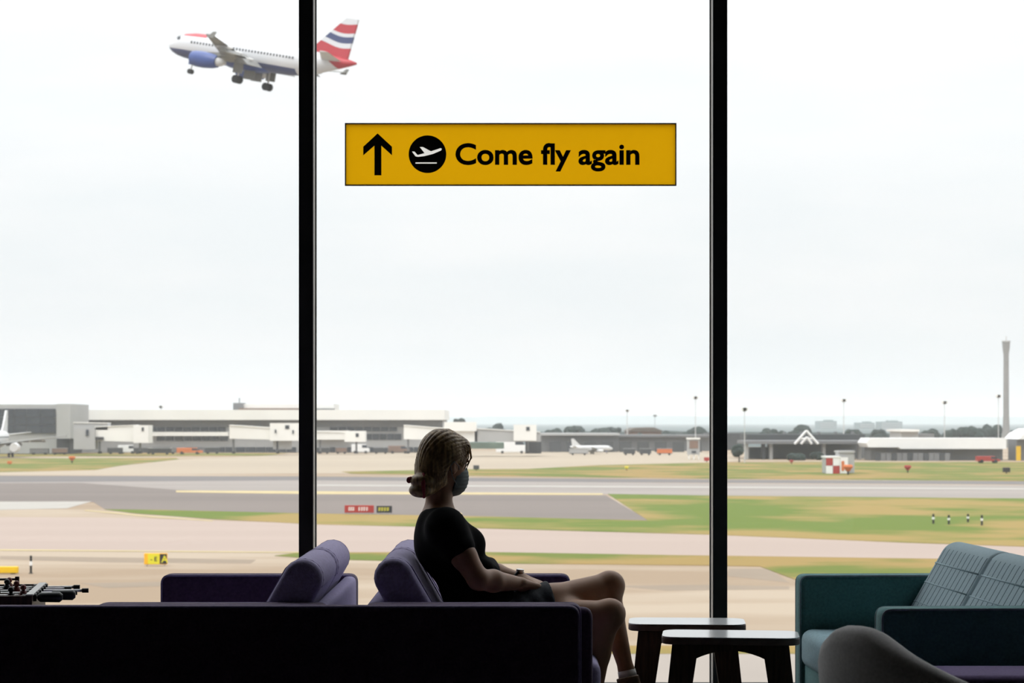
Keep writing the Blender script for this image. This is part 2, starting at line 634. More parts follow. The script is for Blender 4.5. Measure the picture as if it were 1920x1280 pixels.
ground_poly('taxiway', [(-200, 968), (200, 970), (556, 980), (900, 991), (1331, 1003), (1700, 1018), (2200, 1034),
                        (2200, 1054), (1760, 1047), (1331, 1041), (556, 1034), (-200, 1030)], 0.03, M_taxi,
            'pinkish concrete taxiway crossing the whole view')
ground_poly('runway', [(-300, 897), (560, 898), (1331, 906), (2300, 912), (2300, 938), (1331, 929), (1140, 926), (600, 926), (330, 920),
                       (170, 941), (-300, 944)], 0.04, M_run, 'pale runway strip with dark centre streaks')
ground_poly('runway_shoulder', [(-300, 891), (560, 893), (1331, 899), (2300, 904), (2300, 910), (1331, 905), (560, 900), (-300, 906)], 0.06, M_asph2,
            'dark grey runway shoulder band')
ground_poly('asphalt_apron', [(-300, 907), (150, 905), (330, 918), (560, 926), (1135, 928), (1215, 975), (600, 963), (300, 956), (196, 954), (175, 941), (-300, 938)], 0.07, M_asph,
            'grey asphalt turnoff between runway and grass')
ground_poly('paved_wedge', [(-300, 941), (172, 940), (125, 953), (-300, 962)], 0.09, M_white_line, 'white concrete wedge at the taxiway edge')
ground_poly('distant_apron', [(-300, 878), (200, 876), (330, 862), (520, 853), (830, 846), (1300, 845), (1400, 862), (1331, 868), (1120, 872), (990, 879),
                              (860, 879), (640, 887), (300, 889), (-300, 892)], 0.05, M_pale, 'pale concrete apron before the terminal')
ground_poly('service_road', [(-3000, 1226), (4000, 1226), (4000, 1900), (-3000, 1900)], 0.05, M_road, 'pale service road under the window')

grass = [
    ('grass_verge', [(196, 955), (300, 956), (556, 962), (900, 968), (1215, 976), (1140, 926), (1331, 929), (2200, 937),
                     (2200, 1034), (1700, 1017), (1331, 1002), (900, 990), (590, 983), (400, 973), (250, 962)], 0.12, M_grass2,
     'long green grass verge between runway and taxiway'),
    ('grass_verge', [(515, 1042), (560, 1036), (900, 1035), (1331, 1042), (1760, 1048), (2200, 1054), (2200, 1110), (1900, 1104), (1500, 1090),
                     (1425, 1062), (1331, 1060), (900, 1056), (600, 1048)], 0.12, M_grass, 'narrow dry grass strip nearest the lounge window'),
    ('grass_verge', [(640, 884), (860, 880), (990, 879), (1120, 872), (1331, 867), (1500, 866), (2300, 866), (2300, 905), (1331, 897), (860, 892), (660, 888)], 0.14, M_grass,
     'yellowing grass field beyond the runway'),
    ('grass_verge', [(-300, 861), (330, 858), (335, 861), (230, 872), (180, 881), (-300, 892)], 0.14, M_grass, 'tapering grass patch before the glazed terminal block'),
    ('grass_verge', [(-300, 849.5), (540, 849.5), (500, 854), (-300, 857)], 0.14, M_grass, 'thin grass line at the terminal stands'),
    ('grass_verge', [(-2000, 1211), (4000, 1211), (4000, 1226), (-2000, 1226)], 0.10, M_grass, 'thin grass edge beside the service road'),
]
for n, pts, dz, m, lab in grass:
    o = ground_poly(n, pts, dz, m, lab, kind='stuff', thick=0.03)
    o['category'] = 'grass'

lines = [
    ([(-300, 1027.5), (560, 1035), (560, 1036.5), (-300, 1030)], M_yell, 'faded yellow line along the near taxiway edge'),
    ([(330, 919.5), (600, 921), (600, 926.5), (330, 923)], M_yell, 'pale yellow line beyond the asphalt turnoff'),
    ([(600, 921), (1130, 925), (1130, 928), (600, 926.5)], M_yell, 'pale yellow line behind the seated woman'),
    ([(160, 956), (215, 961), (290, 968.5), (400, 976), (398, 977.2), (286, 970), (210, 962.6), (158, 957.4)], M_yell, 'yellow curve round the grass tip'),
    ([(560, 908), (2300, 917), (2300, 920), (560, 911)], M_white_line, 'white line along the runway'),
]
for pts, m, lab in lines:
    ground_poly('painted_line', pts, 0.13, m, lab)
# dark worn stains / resurfaced strips on the apron (shaped patches)
for pts in ([(0, 1042), (300, 1046), (480, 1049), (470, 1056), (200, 1054), (0, 1048)],
            [(1150, 1098), (1331, 1096), (1480, 1099), (1480, 1104), (1250, 1107)],
            [(150, 1093), (380, 1089), (390, 1096), (200, 1102)],
            [(1365, 1066), (1440, 1066), (1480, 1092), (1365, 1080)]):
    ground_poly('resurfaced_patch', pts, 0.03, M_patch, 'darker resurfaced strip in the tan apron')


# ------------------------------------------------------------------ far buildings
def pbox(mb, px0, px1, pt, pb_, d, depth, bevel=0.0):
    """box whose front face, at distance d, spans the measured extent; runs back by depth"""
    z0 = max(WZ(pb_, d), GND)
    mb.box(WX(px0, d), WX(px1, d), d, d + depth, z0, WZ(pt, d), bevel)
    return mb


def part(name, px0, px1, pt, pb_, d, depth, m, parent, bevel=0.0):
    return pbox(MB(), px0, px1, pt, pb_, d, depth, bevel).build(name, m, parent)


def thing(name, label, cat, group=None):
    return tag(empty(name), label, cat, group)


def at_base(root, x, y, z):
    """move an empty to the base of its thing while its world-space parts stay put"""
    root.location = (x, y, z)
    for ch in children(root):
        ch.matrix_parent_inverse = Matrix.Translation((-x, -y, -z))
    return root


DT = 590.0
# long terminal
t = thing('terminal_building', 'long low terminal with a white roof and dark window bands', 'building')
part('wall', 134, 830, 786, 850, DT, 40, M_lgrey, t)
part('roof', 134, 833, 768, 787, DT - 4, 48, M_white, t)
part('fascia', 134, 830, 787, 800, DT - 0.6, 0.5, M_mgrey, t)
part('ledge', 280, 428, 809.5, 817, DT - 2.5, 2.4, M_white, t)
part('ledge', 590, 655, 807, 823, DT - 2.5, 2.4, M_white, t)


def pane_row(parent, x0, x1, yt, yb, n, d, name='window_pane', m=None):
    w = (x1 - x0) / n
    for i in range(n):
        part(name, x0 + i * w + w * .04, x0 + (i + 1) * w - w * .04, yt, yb, d, 0.25, m or M_glass_d, parent)


pane_row(t, 278, 424, 800.5, 809, 9, DT - 0.3)
pane_row(t, 293, 428, 817.5, 826, 8, DT - 0.3)
pane_row(t, 618, 745, 800.5, 808.5, 8, DT - 0.3)
pane_row(t, 684, 753, 813, 824, 5, DT - 0.3)
pane_row(t, 384, 556, 838, 848.5, 9, DT - 0.3, 'bay_door')
pane_row(t, 592, 830, 838, 848.5, 13, DT - 0.3, 'bay_door')
pane_row(t, 200, 384, 838, 848.5, 9, DT - 0.3, 'bay_door', M_mgrey)
at_base(t, WX(480, DT), DT, GND)

# rooftop plant building behind
t = thing('rooftop_hall', 'pale upper hall with brown eaves behind the terminal roof', 'building')
part('wall', 455, 626, 757, 800, 640, 20, M_white, t)
part('eave', 448, 590, 765, 768.5, 637, 3, M_brown, t)
part('plant_room', 437, 455, 755, 768, 638, 8, M_mgrey, t)
part('aerial', 448, 449.5, 746, 756, 640, 0.3, M_dgrey, t)
part('eave', 592, 626, 765.5, 769, 637, 3, M_mgrey, t)
at_base(t, WX(530, 640), 640, GND)

# glazed block at the left
t = thing('glazed_building', 'dark glazed block with pale side tower at the frame edge', 'building')
part('wall', -90, 106, 758, 850, DT - 30, 24, M_lgrey, t)
part('tower', 106, 132, 757, 822, DT - 36, 24, M_lgrey, t)
part('undercroft', 100, 131, 822, 850, DT - 29.8, 16, M_dgrey, t)
for i, xa in enumerate([-90, -66, -42, -18, 4, 27, 50, 76]):
    xb = [-66, -42, -18, 4, 27, 50, 76, 104][i]
    for (ya, yb) in ((766, 781), (782, 796), (797, 812)):
        part('window_pane', xa + .5, xb - .5, ya, yb, DT - 30.5, 0.4, M_glass_d, t)
at_base(t, WX(20, DT - 30), DT - 30, GND)


def jet_bridge(label, segs, cab, legs, d, extra=()):
    """segs: sloped tunnels (x0, top0, bot0, x1, top1, bot1)"""
    t = thing('jet_bridge', label, 'jet bridge', 'jet bridges at the terminal')
    for i, (x0, t0, b0, x1, t1, b1) in enumerate(segs):
        mb = MB()
        mb.prism([(WX(x0, d), WZ(t0, d)), (WX(x1, d), WZ(t1, d)), (WX(x1, d), WZ(b1, d)), (WX(x0, d), WZ(b0, d))], 'y', d, d + 4)
        s = mb.build('tunnel', M_lgrey if i % 2 else M_white, t)
        rb = MB()
        rb.prism([(WX(x0, d), WZ(t0 - .8, d)), (WX(x1, d), WZ(t1 - .8, d)), (WX(x1, d), WZ(t1 + .6, d)), (WX(x0, d), WZ(t0 + .6, d))], 'y', d - .3, d + 4.3)
        rb.build('roof_rail', M_white, s)
    c = part('cab', *cab, d - 1.2, 6.5, M_white, t)
    w = cab[1] - cab[0]
    part('cab_window', cab[0] + w * .55, cab[0] + w * .7, cab[2] + 4, cab[2] + 11, d - 1.35, 0.2, M_glass_d, c)
    for (x, tp) in legs:
        part('support_leg', x - 1.6, x + 1.6, tp, 850, d + 1, 1, M_mgrey, t)
        part('wheel', x - 2.4, x + 2.4, 846, 850, d + .5, 2, M_tyre, t)
    for e in extra:
        part(*e, t)
    at_base(t, WX(cab[0], d), d, GND)
    return t


jet_bridge('stubby white jet bridge with a dark doorway beside the glazed block',
           [(178, 800, 826, 255, 797, 828), (138, 792, 805, 202, 793, 806)], (250, 278, 797, 830), [(186, 826), (262, 828)], DT - 60,
           [('stair_tower', 138, 178, 802, 842, DT - 61, 4, M_lgrey), ('doorway', 161, 166, 805, 817, DT - 61.3, 0.3, M_glass_d),
            ('gap_shade_block', 179, 194, 819, 825, DT - 60.4, 0.5, M_black)])  # black block paints the shade of a gap on the tunnel side
jet_bridge('boxy white jet bridge just left of the window mullion',
           [(430, 797, 822, 510, 802, 824)], (506, 558, 793, 826), [(437, 822), (520, 826)], DT - 50,
           [('window_slot', 515, 518, 805, 812, DT - 51.5, 0.2, M_glass_d), ('window_slot', 548, 551, 806, 813, DT - 51.5, 0.2, M_glass_d),
            ('stair', 512, 545, 826, 842, DT - 49, 3, M_lgrey)])
jet_bridge('long white jet bridge reaching right past the woman\'s head',
           [(757, 797, 823, 832, 803, 825), (890, 803, 828, 1013, 810, 828), (832, 800, 828, 895, 806, 828)], (963, 1006, 796, 826), [(765, 823), (840, 828), (990, 828)], DT - 70,
           [('rotunda_roof', 833, 893, 791, 808, DT - 71, 7, M_white), ('green_container', 880, 945, 829, 841, DT - 64, 3, M_green),
            ('underpass_wall', 985, 1015, 828, 850, DT - 62, 3, M_dgrey)])
jet_bridge('short white jet bridge between mullion and woman',
           [(590, 809, 824, 648, 810, 824)], (646, 684, 808, 828), [(600, 824), (668, 828)], DT - 40)


def vehicle(label, px, py, length, height, m, rz=0.0, cat='van', group='ground vehicles at the terminal'):
    p = GP(px, py)
    t = tag(empty('service_van', p, rz), label, cat, group)
    L, H = length, height
    MB().prism([(-L / 2, .45), (L / 2, .45), (L / 2, H * .55), (L * .38, H * .62), (L * .27, H), (-L / 2, H)], 'y', -.95, .95, 0.06).build('body', m, t)
    MB().prism([(L * .39, H * .62), (L * .30, H * .93), (L * .1, H * .93), (L * .1, H * .62)], 'y', -.97, .97).build('window_glass', M_glass_d, t)
    for wx in (-L * .3, L * .3):
        for wy in (-.9, .9):
            MB().tube([(wx, wy - .12, .4), (wx, wy + .12, .4)], .4, 12).build('wheel', M_tyre, t)
    return t


vehicle('small white van parked below the left jet bridge', 239, 850.5, 5, 2.4, M_bwhite)
vehicle('white van parked among the bays right of the mullion', 676, 850, 5, 2.6, M_bwhite)
vehicle('orange-brown ground vehicle at the bay doors left of the mullion', 356, 851.5, 7, 1.8, M_orange)
vehicle('white box van under the long jet bridge', 960, 850, 9, 4.0, M_bwhite, 0, 'van')
vehicle('red car parked by the perimeter fence', 1852, 868, 5.0, 1.5, M_red, 0, 'car')
vehicle('tan ground vehicle beneath the short jet bridge', 748, 850, 6, 2.2, M_brown)

# baggage trailers parked along the stands
def trailer(label, px, py, m, w=3.2, h=1.7):
    p = GP(px, py)
    t = tag(empty('baggage_trailer', p), label, 'trailer', 'baggage trailers on the stands')
    MB().box(-w / 2, w / 2, -.75, .75, .55, h, .04).build('box', m, t)
    MB().box(-w / 2 - .1, w / 2 + .1, -.8, .8, .42, .56).build('bed', M_dgrey, t)
    MB().box(-w / 2 - .1, w / 2 + .1, -.85, .85, h, h + .08).build('roof', M_lgrey, t)
    for wx in (-w * .32, w * .32):
        for wy in (-.7, .7):
            MB().tube([(wx, wy - .1, .27), (wx, wy + .1, .27)], .27, 10).build('wheel', M_tyre, t)
    return t


for px, py, m, w, lab in ((216, 851, M_dgrey, 4, 'dark trailer left of the white van'), (268, 851, M_dgrey, 5, 'dark trailer under the left jet bridge cab'),
                          (300, 852, M_black, 6, 'black trailer before the grey bay doors'), (333, 851, M_mgrey, 4, 'grey trailer left of the orange vehicle'),
                          (398, 850.5, M_dgrey, 4, 'dark trailer right of the orange vehicle'), (112, 852, M_brown, 4, 'brown trailer under the pale side tower'),
                          (74, 852, M_mgrey, 5, 'grey trailer before the glazed block'), (606, 850.5, M_dgrey, 3.5, 'dark trailer just right of the left mullion'),
                          (640, 850.5, M_brown, 3, 'brown trailer below the short jet bridge'), (714, 850.5, M_dgrey, 4, 'dark trailer left of the tan vehicle'),
                          (1085, 853, M_lgrey, 5, 'pale trailer behind the small parked airliner'), (1180, 853, M_dgrey, 3, 'dark trailer before the grey sheds'),
                          (1210, 853, M_dgrey, 3, 'second dark trailer before the grey sheds'), (1246, 853, M_orange, 4, 'orange trailer before the grey sheds')):
    trailer(lab, px, py, m, w)

# right-hand terminal group
D2 = 480.0
t = thing('flyover_building', 'dark long low building with a deck on pillars', 'building')
part('deck', 1398, 1626, 826, 832, D2, 18, M_mgrey, t)
part('upper_wall', 1400, 1622, 814, 826.5, D2 + 22, 14, M_dgrey, t)
part('back_wall', 1440, 1626, 832, 872, D2 + 16, 3, M_mgrey, t)
for x in (1400, 1432, 1446, 1545, 1612):
    part('pillar', x - 3, x + 3, 832, 872, D2 + 2, 2, M_lgrey if x != 1432 else M_dgrey, t)
part('opening_shade_block', 1405, 1440, 838, 870, D2 + 12, 2, M_dgrey, t)  # solid dark block stands in for the shade of an opening
for i in range(5):
    part('roof_vent', 1470 + i * 32, 1474 + i * 32, 809, 815, D2 + 24, 2, M_mgrey, t)
at_base(t, WX(1510, D2), D2, GND)

t = thing('entrance_canopy', 'white pointed arch frame standing on the dark flyover building', 'canopy')
for (xa, ya, xb, yb) in ((1490, 832, 1512, 807), (1512, 807, 1534, 832), (1502, 832, 1513, 819), (1513, 819, 1522, 832)):
    MB().tube([PT(xa, ya, D2 - 1), PT(xb, yb, D2 - 1)], 0.28, 8).build('strut', M_bwhite, t)
MB().tube([PT(1500, 822, D2 - 1), PT(1526, 822, D2 - 1)], 0.2, 8).build('tie_bar', M_bwhite, t)
at_base(t, WX(1512, D2), D2 - 1, WZ(832, D2))

D3 = 470.0
t = thing('exhibition_hall', 'long hall with a bright white canopy roof by the tower', 'building')
mb = MB()
mb.prism([(WX(1620, D3), WZ(830, D3)), (WX(1626, D3), WZ(821, D3)), (WX(1881, D3), WZ(821, D3)), (WX(1881, D3), WZ(841, D3)), (WX(1684, D3), WZ(841, D3)), (WX(1680, D3), WZ(838, D3)), (WX(1624, D3), WZ(838, D3))], 'y', D3 - 3, D3 + 9)
mb.build('roof', M_bwhite, t)
part('wall', 1632, 1880, 836, 872, D3, 8, M_mgrey, t)
pane_row(t, 1690, 1815, 836, 842, 8, D3 - .3)
for i in range(14):
    part('cladding_panel', 1642 + i * 10, 1651 + i * 10, 849, 870, D3 - 6, 0.3, M_mgrey if i % 3 else M_dgrey, t)
at_base(t, WX(1750, D3), D3, GND)

t = thing('marquee', 'white peaked marquee roof at the right frame edge', 'marquee')
mb = MB()
mb.prism([(WX(1902, D3), WZ(823, D3)), (WX(1912, D3), WZ(812, D3)), (WX(1930, D3), WZ(803, D3)), (WX(1950, D3), WZ(812, D3)), (WX(1960, D3), WZ(823, D3))], 'y', D3 - 4, D3 + 10)
mb.build('roof', M_bwhite, t)
part('wall', 1906, 1956, 823, 870, D3 - 2, 8, M_mgrey, t)
part('door_panel', 1906, 1914, 836, 864, D3 - 2.6, 0.5, M_yellow, t)
at_base(t, WX(1930, D3), D3, GND)

# control tower
DTW = 700.0
t = thing('control_tower', 'tall slim grey radar tower with flared head', 'tower')
zb = GND
prof = [(845, 9.5), (822, 9.0), (805, 6.5), (780, 5.6), (700, 5.0), (665, 4.9), (655, 6.3), (644, 7.2), (641, 7.2)]
mb = MB()
xc = WX(1886.5, DTW)
mb.tube([(xc, DTW, max(GND, WZ(p, DTW))) for p, w in prof], [w * DTW / F for p, w in prof], 20)
mb.build('shaft', M_tower, t, smooth=False, angle=40)
MB().tube([(xc, DTW, WZ(641, DTW)), (xc, DTW, WZ(638.5, DTW))], [8.5 * DTW / F, 8.0 * DTW / F], 20).build('gallery', M_lgrey, t)
MB().tube([(xc, DTW, WZ(639, DTW)), (xc, DTW, WZ(630, DTW))], [1.6 * DTW / F, 1.0 * DTW / F], 10).build('mast', M_mast, t)
MB().tube([(xc + 1.2, DTW + 1, WZ(835, DTW)), (xc + 1.2, DTW + 1, WZ(812, DTW))], [13.5 * DTW / F, 9.8 * DTW / F], 16).build('base_skirt', M_white, t)
at_base(t, xc, DTW, GND)

# distant office blocks
for (x0, x1, yt, lab) in ((1537, 1569, 789, 'pale blue slab office block on the skyline'),
                          (1611, 1640, 792, 'pair of hazy pale towers left of the skyline cluster'),
                          (1652, 1692, 790, 'hazy stepped office block right of the pale towers')):
    d = 2600.0
    t = thing('office_block', lab, 'building', 'distant office blocks')
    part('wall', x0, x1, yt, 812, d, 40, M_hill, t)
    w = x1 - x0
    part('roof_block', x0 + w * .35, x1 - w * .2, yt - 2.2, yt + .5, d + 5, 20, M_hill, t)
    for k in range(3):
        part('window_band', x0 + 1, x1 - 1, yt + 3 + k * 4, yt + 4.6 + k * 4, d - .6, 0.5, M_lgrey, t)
    at_base(t, WX((x0 + x1) / 2, d), d, GND)

# long grey shed before the tree line
t = thing('airfield_shed', 'long grey sheds under the tree line in the centre', 'building')
part('wall', 1015, 1160, 815, 852, 600, 20, M_mgrey, t)
part('wall', 1160, 1331, 818, 850, 620, 20, M_mgrey, t)
part('roof', 1013, 1162, 812, 816, 598, 24, M_lgrey, t)
part('roof', 1160, 1333, 815, 819, 618, 24, M_mgrey, t)
part('parapet', 1332, 1400, 812, 850, 640, 24, M_dgrey, t)
for i in range(9):
    part('bay_door', 1030 + i * 33, 1052 + i * 33, 828, 850, 597.5, 0.4, M_dgrey, t)
at_base(t, WX(1160, 600), 600, GND)
t = thing('brick_warehouse', 'low brown roofed warehouse behind the grey sheds', 'building')
part('wall', 1180, 1240, 806, 850, 720, 30, M_brown, t)
mb = MB()
mb.prism([(WX(1176, 720), WZ(808, 720)), (WX(1190, 720), WZ(802, 720)), (WX(1226, 720), WZ(801, 720)), (WX(1244, 720), WZ(808, 720))], 'y', 718, 752)
mb.build('roof', M_trunk, t)
at_base(t, WX(1210, 720), 720, GND)
t = thing('white_house', 'small pale building among the trees above the white canopy', 'building')
part('wall', 1690, 1722, 808, 850, 650, 20, M_lgrey, t)
part('roof', 1688, 1724, 805, 809, 648, 24, M_white, t)
part('wall', 1722, 1752, 813, 850, 650, 16, M_mgrey, t)
at_base(t, WX(1706, 650), 650, GND)

# equipment cabin by the right mullion
d = GY(861)
t = thing('equipment_cabin', 'small pale cabin with brown panel on legs beside the mullion', 'cabin')
part('body', 1290, 1312, 822, 852, d, 3, M_lgrey, t)
part('roof', 1289, 1313, 820.5, 823.5, d - .3, 3.6, M_white, t)
part('panel', 1293, 1309, 826, 840, d - .15, 0.14, M_brown, t)
for x in (1291.5, 1301, 1310.5):
    part('leg', x - 1, x + 1, 852, 861, d + .2, .4, M_white, t)
part('window_pane', 1297, 1305, 845, 849, d - .15, .14, M_glass_d, t)
at_base(t, WX(1301, d), d, GND)

# checkered hut
d = GY(888)
t = thing('checkered_hut', 'red and white chequered equipment hut on the grass', 'hut')
part('body', 1548, 1575, 857, 887, d, 4, M_lgrey, t)
part('body', 1573, 1602, 847, 886, d + .6, 4, M_lgrey, t)
for i in range(2):
    for j in range(2):
        part('checker_panel', 1549 + i * 13, 1561.5 + i * 13, 858 + j * 15, 872.5 + j * 15, d - .12, .1, M_red if (i + j) % 2 == 0 else M_bwhite, t)
part('checker_panel', 1575, 1590, 857, 887, d - .1, .1, M_bwhite, t)
part('checker_panel', 1578, 1583, 864, 882, d - .22, .1, M_orange, t)
part('roof', 1572, 1603, 845, 848.5, d + .4, 4.6, M_lgrey, t)
part('roof', 1547, 1576, 855, 858, d - .2, 4.4, M_bwhite, t)
at_base(t, WX(1575, d), d, GND)


# lamp masts
def mast(px, top, base, d, label):
    x = WX(px, d)
    t = tag(empty('floodlight_mast', (x, d, GND)), label, 'mast', 'tall floodlight masts')
    zt = WZ(top, d) - GND
    MB().tube([(0, 0, 0), (0, 0, zt)], [0.95 * d / F, 0.6 * d / F], 8).build('pole', M_mast, t)
    w = 2.8 * d / F
    MB().box(-w, w, -.3, .3, zt - .4, zt + .1).build('crossbar', M_mast, t)
    for s in (-1, 0, 1):
        MB().box(s * w * .8 - .45, s * w * .8 + .45, -.7, .4, zt - .2, zt + .5, .05).build('floodlight', M_white, t)
    return t


mast(1304, 746, 860, 560, 'floodlight mast just left of the right mullion')
mast(1396, 768, 865, 440, 'floodlight mast just right of the right mullion')
mast(1582, 751, 850, 560, 'floodlight mast behind the chequered hut')
mast(1771, 755, 850, 560, 'floodlight mast behind the white canopy roof')
mast(1872, 743, 850, 560, 'floodlight mast beside the radar tower')
mast(1176, 770, 850, 700, 'faint floodlight mast right of the woman\'s head')
mast(302, 763, 850, 640, 'faint floodlight mast before the terminal roof')
mast(1228, 779, 850, 800, 'faintest short mast over the brown warehouse')


# trees
def tree(label, px, py_top, py_base, d, wpx, seed, kind=0):
    rnd = random.Random(seed)
    s = d / F
    x = WX(px, d)
    zt = WZ(py_top, d) - GND
    r = wpx * s / 2 * 1.25
    zc = max(zt - r * 0.9, zt * 0.55)
    t = tag(empty('tree', (x, d, GND)), label, 'tree', 'trees along the airfield edge')
    mb = MB()
    n = 9
    for i in range(n):
        a = rnd.uniform(0, 6.28)
        rr = r * rnd.uniform(.25, .7) if i else 0
        br = r * rnd.uniform(.38, .58)
        hz = rnd.uniform(-.5, .45) * (zt - zc) * 1.1
        mb.ball((math.cos(a) * rr, math.sin(a) * rr * .8, min(zc + hz, zt - br * .8)), br, (1, 1, .85), 2)
    for v in mb.bm.verts:
        v.co += Vector((rnd.uniform(-1, 1), rnd.uniform(-1, 1), rnd.uniform(-1, 1))) * r * .06
    mb.build('crown', M_tree, t)
    MB().tube([(0, 0, 0), (0, 0, zc)], [r * .1, r * .07], 7).build('trunk', M_trunk, t)
    return t


tree_list = [
    ('lone dark tree rising behind the jet bridge roof', 859, 781, 22, 820),
    ('dark tree left of the bridge cab', 935, 791, 34, 900),
    ('low tree beside the bridge cab', 918, 797, 26, 880),
    ('round tree at the end of the long jet bridge', 1037, 803, 34, 800),
    ('dark tree with a thin pole over the grey sheds', 1083, 799, 42, 800),
    ('broad dark tree over the centre of the grey sheds', 1128, 803, 46, 810),
    ('tallest pointed tree over the grey sheds', 1150, 796, 26, 840),
    ('small tree left of the warehouse roof', 1200, 810, 24, 665),
    ('tree between warehouse and mullion', 1250, 806, 26, 780),
    ('dark tree around the floodlight mast by the mullion', 1304, 801, 42, 780),
    ('pale tree behind the flyover building', 1440, 802, 30, 760),
    ('second pale tree behind the flyover building', 1466, 804, 22, 790),
    ('large dark tree behind the pointed arch', 1506, 797, 52, 740),
    ('dark tree left of the white canopy hall', 1594, 803, 36, 740),
    ('low tree above the start of the white canopy', 1644, 804, 34, 760),
    ('spindly tree over the middle of the white canopy', 1742, 803, 30, 760),
    ('dark wide tree over the white canopy', 1822, 795, 44, 740),
    ('dark tree merging with the wide one', 1792, 803, 44, 745),
    ('dark tree directly left of the radar tower', 1862, 793, 38, 780),
    ('tree peeping right of the radar tower', 1906, 802, 30, 760),
    ('dark shrub at the foot of the floodlight mast by the mullion', 1386, 830, 24, 446),
    ('green bush before the grey flyover wall', 1490, 850, 30, 470),
    ('small bush right of the green one before the flyover wall', 1532, 846, 20, 474),
]
for i, (lab, px, pt, w, d) in enumerate(tree_list):
    tree(lab, px, pt, 0, d, w, 100 + i)


# continuous woodland belt and hills on the horizon
def ridge(name, d, x0, x1, h0, h1, seed, m, label, n=160, depth=200, kind='structure'):
    rnd = random.Random(seed)
    ph = [rnd.uniform(0, 6.28) for _ in range(6)]
    mb = MB()
    bm = mb.bm
    rows = []
    for i in range(n + 1):
        u = i / n
        x = x0 + (x1 - x0) * u
        k = sum(math.sin(u * f * 6.28 + ph[j]) / (j + 1) for j, f in enumerate((1.3, 3.1, 7.7, 17, 39, 71))) / 2.2
        h = h0 + (h1 - h0) * (0.5 + 0.5 * k)
        rows.append([bm.verts.new((x, d, GND - 1)), bm.verts.new((x, d + depth * .15, GND + h * .8)), bm.verts.new((x, d + depth * .4, GND + h)), bm.verts.new((x, d + depth, GND - 1))])
    for i in range(n):
        for j in range(3):
            bm.faces.new((rows[i][j], rows[i + 1][j], rows[i + 1][j + 1], rows[i][j + 1]))
    o = mb.build(name, m, None, True)
    tag(o, label, None, None, kind)
    return o


ridge('woodland_belt', 950, -700, 700, 2, 5.0, 5, M_tree, 'low dark woodland belt along the airfield edge', 420, 40)
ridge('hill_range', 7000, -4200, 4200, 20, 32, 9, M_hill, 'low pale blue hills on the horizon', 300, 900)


# ------------------------------------------------------------------ airfield signs and markers
def text_mesh(name, body, size, m, parent, loc, offset=0.0, rot=(math.radians(90), 0, 0), extr=0.001, sx=1.0):
    cu = bpy.data.curves.new(name, 'FONT')
    cu.body = body
    cu.size = size
    cu.extrude = extr
    cu.offset = offset
    cu.resolution_u = 6
    to = bpy.data.objects.new(name + '_curve', cu)
    COL.objects.link(to)
    bpy.context.view_layer.update()
    dg = bpy.context.evaluated_depsgraph_get()
    me = bpy.data.meshes.new_from_object(to.evaluated_get(dg))
    bpy.data.objects.remove(to)
    me.materials.clear()
    o = link_mesh(name, me, m, parent)
    o.location = loc
    o.rotation_euler = rot
    o.scale = (sx, 1, 1)
    return o


def airfield_sign(label, px0, px1, pt, pb_, panels, texts, rz=0.0, marks=()):
    y = GY(pb_ + 3)
    w = (px1 - px0) * y / F
    h = (pb_ - pt) * y / F
    z0 = WZ(pb_, y) - GND
    t = tag(empty('taxiway_sign', (WX(px0, y), y, GND), rz), label, 'sign', 'lit taxiway signs')
    MB().box(0, w, 0, .22, z0, z0 + h, .02).build('case', panels[0][2], t)
    for (u0, u1, m) in panels:
        MB().box(w * u0 + .01, w * u1 - .01, -.012, .0, z0 + .04, z0 + h - .04).build('face_panel', m, t)
    for u in (.12, .88):
        MB().tube([(w * u, .11, 0), (w * u, .11, z0 + .02)], .035, 8).build('leg', M_mast, t)
    for (s, u, size, m, dz) in texts:
        text_mesh('lettering', s, size * h, m, t, (w * u, -.016, z0 + h * dz), 0.01)
    for (u, m) in marks:          # unreadable block letters: upright stroke with two bars
        x, lw = w * u, w * .055 if len(marks) > 5 else w * .12
        mb = MB()
        mb.box(x, x + lw * .35, -.02, -.012, z0 + h * .25, z0 + h * .75)
        mb.box(x + lw * .35, x + lw, -.02, -.012, z0 + h * .62, z0 + h * .75)
        mb.box(x + lw * .35, x + lw, -.02, -.012, z0 + h * .36, z0 + h * .48)
        mb.build('lettering', m, t)
    return t


airfield_sign('yellow and black taxiway sign standing on the tan apron', 270, 313, 1037, 1058,
              [(0, .16, M_amber), (.16, .68, M_lemon), (.68, 1, M_black)], [('- E', .28, .55, M_black, .3), ('A', .76, .85, M_lemon, .2)])
airfield_sign('long red taxiway sign with white lettering on the green verge', 646, 701, 947, 961,
              [(0, 1, M_red)], [], marks=((.14, M_bwhite), (.21, M_bwhite), (.28, M_bwhite), (.48, M_bwhite), (.57, M_bwhite), (.65, M_bwhite), (.74, M_bwhite)))
airfield_sign('black taxiway sign with yellow lettering beside the red one', 706, 735, 948, 961,
              [(0, 1, M_black)], [], marks=((.14, M_lemon), (.32, M_lemon), (.5, M_lemon), (.68, M_lemon)))

# yellow barrier at the left edge
y = GY(1076)
t = tag(empty('barrier', (WX(-30, y), y, GND)), 'orange-yellow road barrier cut by the left frame edge', 'barrier')
w = 63 * y / F
MB().box(0, w, 0, .35, .05, 14 * y / F, .04).build('body', M_yellow, t)
for u in (.15, .85):
    MB().box(w * u - .1, w * u + .1, -.08, .43, 0, .06).build('foot', M_black, t)


